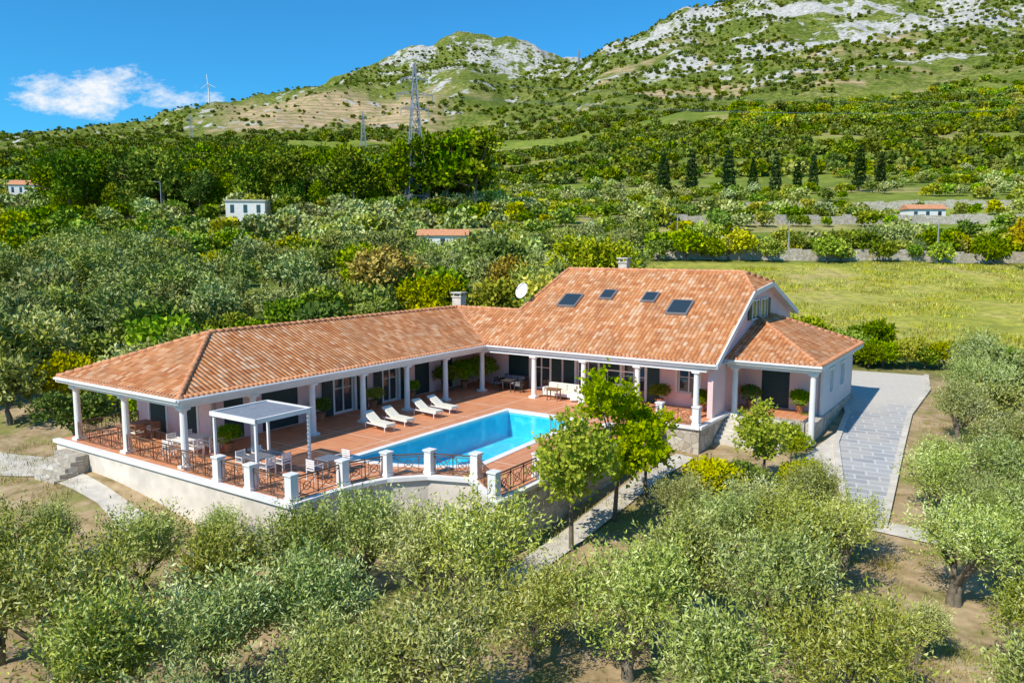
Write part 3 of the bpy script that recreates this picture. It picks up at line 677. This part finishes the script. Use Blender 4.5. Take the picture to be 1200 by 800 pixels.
t.bb(-9.95,-.05,-21.45,-17.9,2.96,2.985);t.bb(-3.1,-.052,-17.9,3,2.957,2.983);t.bb(-.05,15.1,.05,3.1,2.962,2.987);t.bb(ex0,ex1-.05,ey0+.05,6,2.96,2.986)
t.bb(-.68,-.32,-21.15,.5,2.62,2.95);t.bb(-9.6,-.7,-21.17,-20.83,2.62,2.95);t.bb(-.3,14.6,.12,.46,2.62,2.95)
t.bb(14.85,19.7,2.75,3.05,2.62,2.95);t.bb(19.4,19.7,3.07,5.6,2.62,2.95)
t.beam((15.22,0,zf(0)-.12),(15.22,6.3,zf(6.3)-.12),.1,.3);t.beam((15.22,6.3,zf(6.3)-.12),(15.22,10.2,zb_(10.2)-.12),.09,.28);t.beam((15.22,10.2,zb_(10.2)-.12),(15.22,16.8,zb_(16.8)-.12),.1,.3)
t.poly([(14.8,.0,zf(0)-.2),(15.2,.0,zf(0)-.2),(15.2,6.3,zf(6.3)-.2),(14.8,6.3,zf(6.3)-.2)]);t.poly([(14.8,10.2,zb_(10.2)-.2),(15.2,10.2,zb_(10.2)-.2),(15.2,16.8,zb_(16.8)-.2),(14.8,16.8,zb_(16.8)-.2)])
t.make('fascia_and_beams',['white'],parent=villa)
def column(X,Y,z0=0,z1=2.63):
    c=MB();c.bb(X-.24,X+.24,Y-.24,Y+.24,z0,z0+.12);c.cyl((X,Y,z0+.12),(X,Y,z0+.22),.2,.17,16);c.cyl((X,Y,z0+.2),(X,Y,z1-.18),.165,.145,16);c.cyl((X,Y,z1-.2),(X,Y,z1-.1),.15,.2,16);c.bb(X-.22,X+.22,Y-.22,Y+.22,z1-.1,z1)
    c.make('column',['white'],parent=villa)
for Y in(-21,-17.5,-14,-10.5,-7,-3.5,.3): column(-.5,Y)
for X in(-5,-9.3): column(X,-21)
column(-9.3,-17.6)
for X in(3.5,7,10.5,14): column(X,.3)
column(19.5,2.9,-1.25);column(15.3,2.9,-.1)
sk=MB();sl=math.atan(.571)
for X,Y,w,h in((3.6,4.6,1.15,1.25),(6.,5.35,.75,.85),(9.,5.25,.75,.85),(11.3,4.4,1.15,1.3)):
    zz=zf(Y)+.09
    sk.box((X,Y,zz),(w+.2,h+.2,.14),0,rx=sl);sk.box((X,Y-.045,zz+.08),(w,h,.03),1,rx=sl)
sk.make('skylight',['metal','glass'],parent=villa)
def chim(X,Y,z0,z1,w):
    c=MB();c.bb(X-w,X+w,Y-w*.8,Y+w*.8,z0,z1,0);c.bb(X-w-.07,X+w+.07,Y-w*.8-.07,Y+w*.8+.07,z1,z1+.08,0)
    for sx in(-1,1):
        for sy in(-1,1): c.bb(X+sx*w*.8-.05,X+sx*w*.8+.05,Y+sy*w*.6-.05,Y+sy*w*.6+.05,z1+.08,z1+.28,0)
    c.bb(X-w-.1,X+w+.1,Y-w*.8-.1,Y+w*.8+.1,z1+.28,z1+.36,1);c.make('chimney',['concrete','concrete'],parent=villa)
chim(-5.4,4.2,4,5.75,.38);chim(5.2,9.3,7,8.25,.32)
ds=MB();ds.cyl((.2,4.2,4.8),(.2,4.2,6.3),.035,.035,8,1)
cc=Vector((.1,4.1,6.4));ax=Vector((-.2,-.9,.35)).normalized();e=ax.cross(Vector((0,0,1))).normalized();g=ax.cross(e)
vs=[];n=18
for q,(rr,dd) in enumerate(((.03,-.12),(.25,-.09),(.42,-.03),(.55,.04))):
    for k in range(n): vs.append(cc+ax*dd+(e*math.cos(2*math.pi*k/n)+g*math.sin(2*math.pi*k/n))*rr)
ds.add(vs,[(q*n+k,q*n+(k+1)%n,(q+1)*n+(k+1)%n,(q+1)*n+k) for q in range(3) for k in range(n)],0)
ds.beam(cc-g*.5+ax*.03,cc+ax*.45,.03,.03,1);ds.box(cc+ax*.45,(.08,.1,.08),1);ds.make('satellite_dish',['white','metal'],parent=villa,smooth=False)
# ------------------------------------------------------------ terrace
OUT=[(-10.3,-21.6),(6.9,-21.6),(7.05,-19),(7.6,-17.35),(8.75,-16.1),(10.5,-15.45),(12.9,-17.2),(12.9,-1.7),(14.95,-1.7),(14.95,3.0),(19.05,3.0),(19.05,14),(-10.3,14)]
POOL=[(4.3,-3.7),(9.0,-3.7),(9.45,-13.5),(8.6,-14.5),(6.6,-15.5),(4.2,-16.1)]
tb=MB()
tb.poly([(a,b2,0) for a,b2 in OUT[1:8]+[POOL[1],POOL[2],POOL[3],POOL[4],POOL[5]]],0)
tb.poly([(a,b2,0) for a,b2 in [OUT[0],OUT[1],POOL[5],POOL[0],POOL[1]]+OUT[7:]],0)
n=len(OUT)
for k in range(n-1):
    a,b2=OUT[k],OUT[k+1]
    mi=2 if (a[0]>12.5 and k>=6) else 1
    tb.poly([(a[0],a[1],-3.8),(b2[0],b2[1],-3.8),(b2[0],b2[1],0),(a[0],a[1],0)],mi)
for k in range(0,9):
    a,b2=Vector(OUT[k]+(-.04,)),Vector(OUT[k+1]+(-.04,));d=(b2-a).normalized()*.05
    tb.beam(a-d,b2+d,.3,.16-.002*k,3)
tob=tb.make('terrace',['deck','plaster','stone','white'],mw=MH)
pb=MB();m=len(POOL)
for k in range(m):
    a,b2=POOL[k],POOL[(k+1)%m];pb.poly([(a[0],a[1],-1.5),(b2[0],b2[1],-1.5),(b2[0],b2[1],0),(a[0],a[1],0)],0)
pb.poly([(a,b2,-1.5) for a,b2 in POOL],0)
def off(P,dd):
    c=Vector((sum(p[0] for p in P)/len(P),sum(p[1] for p in P)/len(P)));o=[]
    for k in range(len(P)):
        p=Vector(P[k]);q0=(p-Vector(P[k-1])).normalized();q1=(Vector(P[(k+1)%len(P)])-p).normalized()
        n0=Vector((q0.y,-q0.x));n1=Vector((q1.y,-q1.x))
        if n0.dot(p-c)<0:n0=-n0
        if n1.dot(p-c)<0:n1=-n1
        bs=(n0+n1).normalized();o.append(tuple(p+bs*dd/max(.3,bs.dot(n0))))
    return o
I,O=off(POOL,-.03),off(POOL,.33)
for k in range(m):
    k2=(k+1)%m
    pb.poly([(I[k][0],I[k][1],.03),(O[k][0],O[k][1],.03),(O[k2][0],O[k2][1],.03),(I[k2][0],I[k2][1],.03)],1)
    pb.poly([(I[k][0],I[k][1],-.1),(I[k][0],I[k][1],.03),(I[k2][0],I[k2][1],.03),(I[k2][0],I[k2][1],-.1)],1)
    pb.poly([(O[k][0],O[k][1],-.0),(O[k][0],O[k][1],.03),(O[k2][0],O[k2][1],.03),(O[k2][0],O[k2][1],-.0)],1)
for rr in(1.0,1.35):
    pb.ring((7.0,-10.0,-1.48),(0,0,1),rr,.10,32,2)
pb.make('swimming_pool',['pool','white','poolring'],mw=MH)
wb=MB();wb.poly([(a,b2,-.09) for a,b2 in POOL[::-1]]);wb.make('water',['water'],mw=MH)
ld=MB()
for sx in(0,.5):
    ld.cyl((9.5,-6-sx,0),(9.35,-6-sx,.7),.025,.025,8);ld.cyl((9.35,-6-sx,.7),(8.85,-6-sx,.7),.025,.025,8);ld.cyl((8.85,-6-sx,.7),(8.8,-6-sx,-1),.025,.025,8)
for q in range(3): ld.bb(8.75,8.85,-6.5,-6,-.3-q*.25,-.27-q*.25)
ld.make('pool_ladder',['metal'],mw=MH)
PIL=[(2.3,-21.35),(4.3,-21.35),(6.65,-21.35),(6.8,-18.95),(7.4,-17.1),(8.65,-15.85),(10.55,-15.2),(12.65,-16.9),(12.65,-13.8),(12.65,-10.7),(12.65,-7.6),(12.65,-4.5),(12.65,-1.45),(14.7,-1.45)]
for X,Y in PIL:
    c=MB();c.bb(-.18,.18,-.18,.18,.0,.98);c.bb(-.22,.22,-.22,.22,.98,1.06);c.bb(-.21,.21,-.21,.21,.042,.16);c.make('balustrade_pillar',['white'],mw=LM(X,Y,.002),bevel=.012)
def railing(a,b2):
    a=Vector((a[0],a[1],0));b2=Vector((b2[0],b2[1],0));d=b2-a;L=d.length;d.normalize();a=a+d*.18;b2=b2-d*.18;L-=.36
    c=MB()
    for zz,tt in((.88,.05),(.78,.025),(.12,.03)): c.beam(a+Vector((0,0,zz)),b2+Vector((0,0,zz)),tt,tt)
    n=max(1,round(L/.95));w=L/n;nr=Vector((-d.y,d.x,0))
    for q in range(n):
        p=a+d*(w*q);p2=a+d*(w*(q+1));mm=(p+p2)/2
        for pt in(p,p2): c.beam(pt+Vector((0,0,.05)),pt+Vector((0,0,.88)),.03,.03)
        c.beam(p+Vector((0,0,.12)),p2+Vector((0,0,.78)),.022,.022);c.beam(p2+Vector((0,0,.12)),p+Vector((0,0,.78)),.022,.022)
        c.ring(mm+Vector((0,0,.45)),nr,.17,.024)
        for f in(.2,.8): c.beam(p+d*w*f+Vector((0,0,.12)),p+d*w*f+Vector((0,0,.78)),.018,.018)
    c.make('iron_railing',['bronze'],mw=MH)
for k in range(len(PIL)-1): railing(PIL[k],PIL[k+1])
for a,b2 in(((-.5,-21.3),(2.3,-21.3)),((-5,-21.1),(-.5,-21.1)),((-9.3,-21.1),(-5,-21.1)),((-9.3,-21),(-9.3,-17.8))): railing(a,b2)
st=MB()
for q in range(5): st.bb(-9.3+q*.15,-7.3+q*.1,-21.9-.3*(q+1),-21.62-.3*q+.0,-3,-.1-.2*(q+1))
st.make('garden_steps',['stone'],mw=MH)
st=MB()
for q in range(7): st.bb(15.0,18.5,2.9-.34*(q+1),2.95-.34*q,-3,-.1-.16*q)
st.make('entrance_steps',['concrete'],mw=MH)
pg=MB();x0,x1,y0,y1,zt=1.3,4.1,-20.9,-18.1,2.5
for X in(x0+.08,x1-.08):
    for Y in(y0+.08,y1-.08): pg.bb(X-.05,X+.05,Y-.05,Y+.05,0,zt-.0)
for X in(x0,x1): pg.beam((X,y0,zt+.08),(X,y1,zt+.08),.1,.18)
for Y in(y0,y1): pg.beam((x0-.05,Y,zt+.081),(x1+.05,Y,zt+.081),.1,.178)
for q in range(16):
    Y=y0+.15+q*(y1-y0-.3)/15;pg.box(((x0+x1)/2,Y,zt+.1),(x1-x0-.1,.1,.02),1,rx=.5)
pg.make('pergola',['white','metal'],mw=MH)
def lounger(X,Y,rz):
    c=MB()
    for sy in(-.3,.3): c.beam((.0,sy,.3),(1.9,sy,.3),.05,.06,0)
    for sx in(.15,1.75):
        for sy in(-.3,.3): c.beam((sx,sy,0),(sx,sy,.3),.05,.05,0)
        c.beam((sx,-.3,.27),(sx,.3,.27),.04,.04,0)
    for q in range(9): c.bb(.72+q*.135,.82+q*.135,-.31,.31,.325,.35,0)
    a=math.radians(30);c.box((.32,0,.56),(.92,.6,.03),0,ry=a);c.box((.33,0,.61),(.88,.56,.07),1,ry=a)
    c.beam((.15,.2,.3),(.3,.2,.56),.03,.03,0);c.beam((.15,-.2,.3),(.3,-.2,.56),.03,.03,0)
    for q in range(5): c.bb(.70+q*.237,.93+q*.237,-.29,.29,.355,.43,1)
    c.make('sun_lounger',['white','cream'],mw=LM(X,Y,0,rz),bevel=.012)
for Y,rz in((-11.1,-.15),(-9.7,-.1),(-7.3,-.12),(-6.0,-.08)): lounger(.45,Y,rz)
def chair(X,Y,rz,m='white',m2='cream'):
    c=MB()
    for sx in(-.22,.22):
        for sy in(-.22,.22): c.beam((sx,sy,0),(sx,sy,.44 if sy<0 else .88),.035,.035)
    c.bb(-.25,.25,-.25,.25,.43,.46);c.bb(-.22,.22,-.22,.2,.462,.52,1)
    for q in range(4): c.bb(-.2,.2,.205,.235,.54+q*.09,.6+q*.09)
    for sx in(-.25,.25): c.beam((sx,-.22,.66),(sx,.22,.66),.04,.03);c.beam((sx,-.22,.44),(sx,-.22,.66),.03,.03)
    c.make('garden_chair',[m,m2],mw=LM(X,Y,0,rz))
def gtable(X,Y,w,l,m='white'):
    c=MB();c.bb(-w/2,w/2,-l/2,l/2,.71,.75);c.bb(-w/2+.06,w/2-.06,-l/2+.06,l/2-.06,.64,.71)
    for sx in(-1,1):
        for sy in(-1,1): c.beam((sx*(w/2-.1),sy*(l/2-.1),0),(sx*(w/2-.1),sy*(l/2-.1),.65),.06,.06)
    c.make('garden_table',[m],mw=LM(X,Y,0),bevel=.01)
gtable(-2.4,-19.4,1.,1.6);[chair(-2.4+a,-19.4+b2,rz) for a,b2,rz in((.8,-.4,-1.57),(.8,.4,-1.57),(-.8,-.4,1.57),(-.8,.4,1.57),(0,1.1,0),(0,-1.1,3.14))]
gtable(-7.2,-19.3,1.,1.6,'wood');[chair(-7.2+a,-19.3+b2,rz,'wood') for a,b2,rz in((.8,-.4,-1.57),(.8,.4,-1.57),(-.8,0,1.57))]
gtable(2.7,-19.5,.9,1.5,'metal');[chair(2.7+a,-19.5+b2,rz,'white','greyfab') for a,b2,rz in((.75,-.4,-1.57),(.75,.4,-1.57),(-.75,-.4,1.57),(-.75,.4,1.57))]
gtable(5.3,-18.3,.8,.8,'metal');[chair(5.3+a,-18.3+b2,rz,'white','greyfab') for a,b2,rz in((.0,.75,0),(0,-.75,3.14))]
def sofa(X,Y,w,rz,m='white',m2='cream'):
    c=MB();c.bb(-w/2,w/2,-.4,.4,.12,.34,0);c.bb(-w/2,w/2,.28,.42,.3,.85,0)
    for s_ in(-1,1): c.bb(s_*w/2-.08,s_*w/2+.08,-.405,.41,.1,.62,0)
    n=max(1,round(w/.7))
    for q in range(n):
        a=-w/2+.1+q*(w-.2)/n;c.bb(a+.01,a+(w-.2)/n-.01,-.38,.25,.345,.48,1);c.bb(a+.02,a+(w-.2)/n-.02,.12,.27,.485,.82,1)
    c.make('garden_sofa',[m,m2],mw=LM(X,Y,0,rz),bevel=.02)
sofa(4.9,1.3,2.2,0);sofa(6.3,.9,.9,-1.2);sofa(.6,2.3,1.8,0,'rattan','greyfab');gtable(5.,.2,.9,.6,'wood')
gtable(1.0,1.2,.8,.7,'rattan');[chair(1.0+a,1.2+b2,rz,'rattan','greyfab') for a,b2,rz in((.8,0,-1.57),(-.8,0,1.57))]
sw=MB()
for sx in(-1.1,1.1):
    sw.beam((sx,-.6,0),(sx,0,1.9),.05,.05);sw.beam((sx,.6,0),(sx,0,1.9),.05,.05)
sw.beam((-1.1,0,1.9),(1.1,0,1.9),.06,.06);sw.bb(-.9,.9,-.25,.25,.42,.54,1);sw.box((0,.3,.8),(1.8,.1,.5),1,rx=-.2)
for sx in(-.85,.85): sw.beam((sx,0,.5),(sx,0,1.9),.02,.02)
sw.make('swing_seat',['white','cream'],mw=LM(8.6,2.0,0,0))
def pot(X,Y,sc,me,nm='potted_plant'):
    e=bpy.data.objects.new(nm,None);scene.collection.objects.link(e);e.matrix_world=LM(X,Y,0)
    c=MB();c.cyl((0,0,0),(0,0,.42),.17,.25,14);c.cyl((0,0,.40),(0,0,.46),.28,.28,14);c.make('pot',['terrac'],parent=e)
    p=bpy.data.objects.new('plant',me);scene.collection.objects.link(p);p.parent=e;p.location=(0,0,.3);p.scale=(sc,)*3
for X,Y,sc in((-2.4,-1.2,.42),(-2.2,.6,.45),(-1.5,1.6,.5),(-2.6,-4.2,.25),(-2.6,-7.6,.25),(-2.6,-11.6,.28),(11,2.3,.3),(13.6,2.2,.28),(7.4,2.4,.25),(-1.2,-18.4,.28),(15.6,4.9,.3),(18.4,4.9,.3)): pot(X,Y,sc,BN[random.randint(0,2)])
# ------------------------------------------------------------ paths
def strip(name,Lp,Rp,mats,kerb=False,dz=.05,na=10,nc=6):
    def rs(P):
        o=[]
        for a,b2 in zip(P,P[1:]):
            for q in range(na): o.append(Vector(a).lerp(Vector(b2),q/na))
        o.append(Vector(P[-1]));return o
    Lq,Rq=rs(Lp),rs(Rp);c=MB()
    rows=[[l.lerp(rr,q/nc) for q in range(nc+1)] for l,rr in zip(Lq,Rq)]
    vs=[(p.x,p.y,hz(p.x,p.y)+dz) for row in rows for p in row];w=nc+1
    c.add(vs,[(i*w+j,i*w+j+1,(i+1)*w+j+1,(i+1)*w+j) for i in range(len(rows)-1) for j in range(nc)],0)
    if kerb:
        for ed in(Lq,Rq):
            for a,b2 in zip(ed,ed[1:]): c.beam((a.x,a.y,hz(a.x,a.y)+.06),(b2.x,b2.y,hz(b2.x,b2.y)+.06),.3,.2,1)
    c.make(name,mats)
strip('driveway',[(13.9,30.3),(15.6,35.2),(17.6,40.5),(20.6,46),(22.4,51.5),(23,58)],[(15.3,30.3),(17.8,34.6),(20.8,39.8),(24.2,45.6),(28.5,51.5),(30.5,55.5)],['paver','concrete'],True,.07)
strip('garden_path',[(15.4,31),(17.2,30),(19.5,28.5)],[(14.5,30.2),(16.4,28.9),(18.7,27.4)],['concrete'],False,.06)
a=[L2W(13.6,-19.5),L2W(13.6,-12),L2W(13.6,-6),L2W(14,-2.4)];b_=[L2W(14.7,-19.8),L2W(14.7,-12),L2W(14.7,-6),L2W(15,-2.4)]
strip('stone_path',a,b_,['concrete'],False,.08)
strip('entrance_path',[(13.3,36.4),(15.2,38.6),(18.5,42.5)],[(14.8,34.8),(17,37.4),(20,41)],['concrete'],False,.045)
strip('gravel_yard',[(-26,35.5),(-22,34.4),(-17.5,31.2),(-14.5,28.2)],[(-27,39),(-23,37.6),(-20,34.5),(-15,30.4)],['concrete'],False,.05)
# ------------------------------------------------------------ distant things
def hobj(name,x,y,w,d,h,rz,roofm,flat=False):
    e=bpy.data.objects.new(name,None);scene.collection.objects.link(e);e.location=(x,y,hz(x,y));e.rotation_euler=(0,0,rz)
    c=MB();c.bb(-w/2,w/2,-d/2,d/2,-3,h,0)
    c.make('walls',['white'],parent=e)
    c=MB()
    if flat: c.bb(-w/2-.3,w/2+.3,-d/2-.3,d/2+.3,h,h+.3,0)
    else:
        hh=h+d*.25;a=[(-w/2-.4,-d/2-.4,h),(w/2+.4,-d/2-.4,h),(w/2+.4,d/2+.4,h),(-w/2-.4,d/2+.4,h),(-w/2-.4,0,hh),(w/2+.4,0,hh)]
        c.add(a,[(0,1,5,4),(2,3,4,5),(0,4,3),(1,2,5)],0)
    c.make('roof',[roofm],parent=e)
    c=MB();n=max(2,int(w/2.5))
    for q in range(n):
        xx=-w/2+(q+.5)*w/n;c.bb(xx-.45,xx+.45,-d/2-.03,-d/2+.02,h*.35,h*.8,0)
    c.make('windows',['glass'],parent=e)
hobj('farmhouse',-63,185,9,6,4.2,.1,'concrete',True);hobj('farmhouse',-185,300,14,8,4.5,.2,'ridge');hobj('stone_shed',-13,147,9,5,2.8,0,'ridge');hobj('farmhouse',104,196,9,5,3,0,'ridge')
hobj('farmhouse',-172,318,10,7,4,.0,'ridge')
def drywall(name,pts,h,w=.7):
    c=MB()
    for a,b2 in zip(pts,pts[1:]):
        n=max(1,int(math.dist(a,b2)/2.))
        for q in range(n):
            p=Vector(a).lerp(Vector(b2),q/n);p2=Vector(a).lerp(Vector(b2),(q+1.02)/n);za_=hz(p.x,p.y);zb2=hz(p2.x,p2.y);hh=h*random.uniform(.85,1.1)
            c.beam((p.x,p.y,za_+hh/2-.3),(p2.x,p2.y,zb2+hh/2-.3),w,hh+.6)
    c.make(name,['stone'])
drywall('dry_stone_wall',[(24,129),(60,127),(96,125)],1.8);drywall('dry_stone_wall',[(10,150),(60,152),(120,150)],1.6);drywall('dry_stone_wall',[(30,185),(100,188),(150,180)],2.2);drywall('dry_stone_wall',[(20,230),(90,236),(170,228)],2.4)
drywall('dry_stone_wall',[(34,60.5),(46,59),(60,56)],.9)
def pylon(x,y,h,bw,t):
    z0=hz(x,y);c=MB();L=9
    def hw(f): return bw*(1-f)**1.15+.35*(1-f)+.25
    lv=[f/L for f in range(L+1)]
    for a,b2 in zip(lv,lv[1:]):
        w0,w1=hw(a),hw(b2)
        A4=[(sx*w0,sy*w0,a*h) for sx,sy in((-1,-1),(1,-1),(1,1),(-1,1))];B4=[(sx*w1,sy*w1,b2*h) for sx,sy in((-1,-1),(1,-1),(1,1),(-1,1))]
        for k in range(4):
            c.beam(A4[k],B4[k],t,t);c.beam(A4[k],B4[(k+1)%4],t*.6,t*.6);c.beam(A4[(k+1)%4],B4[k],t*.6,t*.6);c.beam(B4[k],B4[(k+1)%4],t*.6,t*.6)
    for f,l in((.70,3.6),(.80,4.6),(.90,3.4)):
        for s_ in(-1,1):
            for zo in(0,.9): c.beam((0,0,f*h+zo),(s_*l,0,f*h),t*.8,t*.8)
            c.beam((s_*l*.5,0,f*h),(s_*l*.5,0,f*h+.45),t*.5,t*.5);c.beam((s_*l,0,f*h),(s_*l,0,f*h-1.6),t*.9,t*.9)
    c.make('electricity_pylon',['steel'],mw=Matrix.Translation((x,y,z0))@Matrix.Rotation(.35,4,'Z'))
    return Vector((x,y,z0+h*.8))
# the tall pylon stands in front of the pine wood
hp=(9.3+.2295*200)-hz(-24.7,200)
p1=pylon(-24.7,200,hp,2.1,.22);p2=pylon(-171,900,40,2.6,.4);pylon(-430,1050,34,2.2,.4);pylon(190,2250,45,3,.7)
wr=MB()
for s_ in(-1,0,1):
    for A0,B0 in((p1,p2),(p1,Vector((380,420,95)))):
        pv=None
        for q in range(25):
            f=q/24;p=A0.lerp(B0,f)+Vector((s_*4.5,0,(0 if s_ else 4)-18*4*f*(1-f)*.5))
            if pv is not None: wr.beam(pv,p,.05,.05)
            pv=p
wr.make('power_lines',['steel'])
tx,ty=-835,2170;tz=hz(tx,ty);wt=MB();wt.cyl((0,0,-5),(0,0,50),2.,1.2,12);wt.box((0,-1,51),(3,7,3));
for q in range(3):
    a=math.radians(95+120*q);wt.beam((0,-4.5,51),(math.cos(a)*24,-4.5,51+math.sin(a)*24),1.3,.8)
wt.make('wind_turbine',['white'],mw=Matrix.Translation((tx,ty,tz)))
def pole(x,y,h):
    c=MB();c.cyl((0,0,-.5),(0,0,h),.14,.08,8);c.beam((0,0,h),(-1.1,0,h+.15),.08,.08);c.box((-1.3,0,h+.13),(.6,.22,.12));c.make('street_lamp',['steel'],mw=Matrix.Translation((x,y,hz(x,y))))
pole(68,123,7);pole(46,128,6.5);pole(15.5,150,6);pole(-86,190,9);pole(30,140,7)
# ------------------------------------------------------------ light
el=math.radians(46);az=math.atan2(-.70,-.70)
S=Vector((math.cos(el)*math.sin(az),math.cos(el)*math.cos(az),math.sin(el)))
sd=bpy.data.lights.new('sun','SUN');sd.energy=5;sd.angle=math.radians(.5);sd.color=(1,.94,.83)
so=bpy.data.objects.new('sun',sd);scene.collection.objects.link(so);so.rotation_euler=S.to_track_quat('Z','Y').to_euler();so.location=(0,0,60)
w=bpy.data.worlds.new('World');scene.world=w;w.use_nodes=True;nt=w.node_tree;bg=nt.nodes['Background']
sky=nt.nodes.new('ShaderNodeTexSky');sky.sky_type='NISHITA';sky.sun_disc=False;sky.sun_elevation=el;sky.sun_rotation=az%(2*math.pi);sky.ozone_density=3.;sky.dust_density=.2;sky.air_density=1.
tc=nt.nodes.new('ShaderNodeTexCoord');sp=nt.nodes.new('ShaderNodeSeparateXYZ');nt.links.new(tc.outputs['Generated'],sp.inputs[0])
skc=mix(nt,1,sky.outputs[0],(.25,1.0,1.4),'MULTIPLY')
yc=mth(nt,'MAXIMUM',sp.outputs[1],.05)
u=mth(nt,'DIVIDE',sp.outputs[0],yc);v=mth(nt,'DIVIDE',sp.outputs[2],yc)
cb=nt.nodes.new('ShaderNodeCombineXYZ');nt.links.new(u,cb.inputs[0]);nt.links.new(mth(nt,'MULTIPLY',v,2.2),cb.inputs[1])
nn=noi(nt,cb.outputs[0],22,7,.66)
tot=None
for cu,cv,wu,wv,k in((-.555,.193,.11,.036,1.),(-.50,.208,.07,.025,.8),(-.425,.188,.09,.02,.7),(-.54,.170,.07,.014,.6)):
    a=mth(nt,'POWER',mth(nt,'ABSOLUTE',mth(nt,'DIVIDE',mth(nt,'SUBTRACT',u,cu),wu)),2.);b2=mth(nt,'POWER',mth(nt,'ABSOLUTE',mth(nt,'DIVIDE',mth(nt,'SUBTRACT',v,cv),wv)),2.)
    g=mth(nt,'MULTIPLY',mth(nt,'SUBTRACT',1.,mth(nt,'ADD',a,b2),True),k)
    tot=g if tot is None else mth(nt,'MAXIMUM',tot,g)
cm=ramp(nt,mth(nt,'ADD',mth(nt,'MULTIPLY',mth(nt,'SUBTRACT',nn,.5),2.2),mth(nt,'MULTIPLY',tot,.9)),[(.32,0.),(.95,1.)])
cm=mth(nt,'MULTIPLY',cm,mth(nt,'MULTIPLY',tot,4.,True))
col=mix(nt,cm,skc,(7.6,7.9,8.3))
nt.links.new(col,bg.inputs[0]);bg.inputs[1].default_value=.12
cam=bpy.data.cameras.new('camera');co=bpy.data.objects.new('camera',cam);scene.collection.objects.link(co)
co.location=(0,0,H);co.rotation_euler=(math.radians(83),0,0);cam.lens=26.85;cam.sensor_width=36;cam.clip_start=.5;cam.clip_end=15000
scene.camera=co
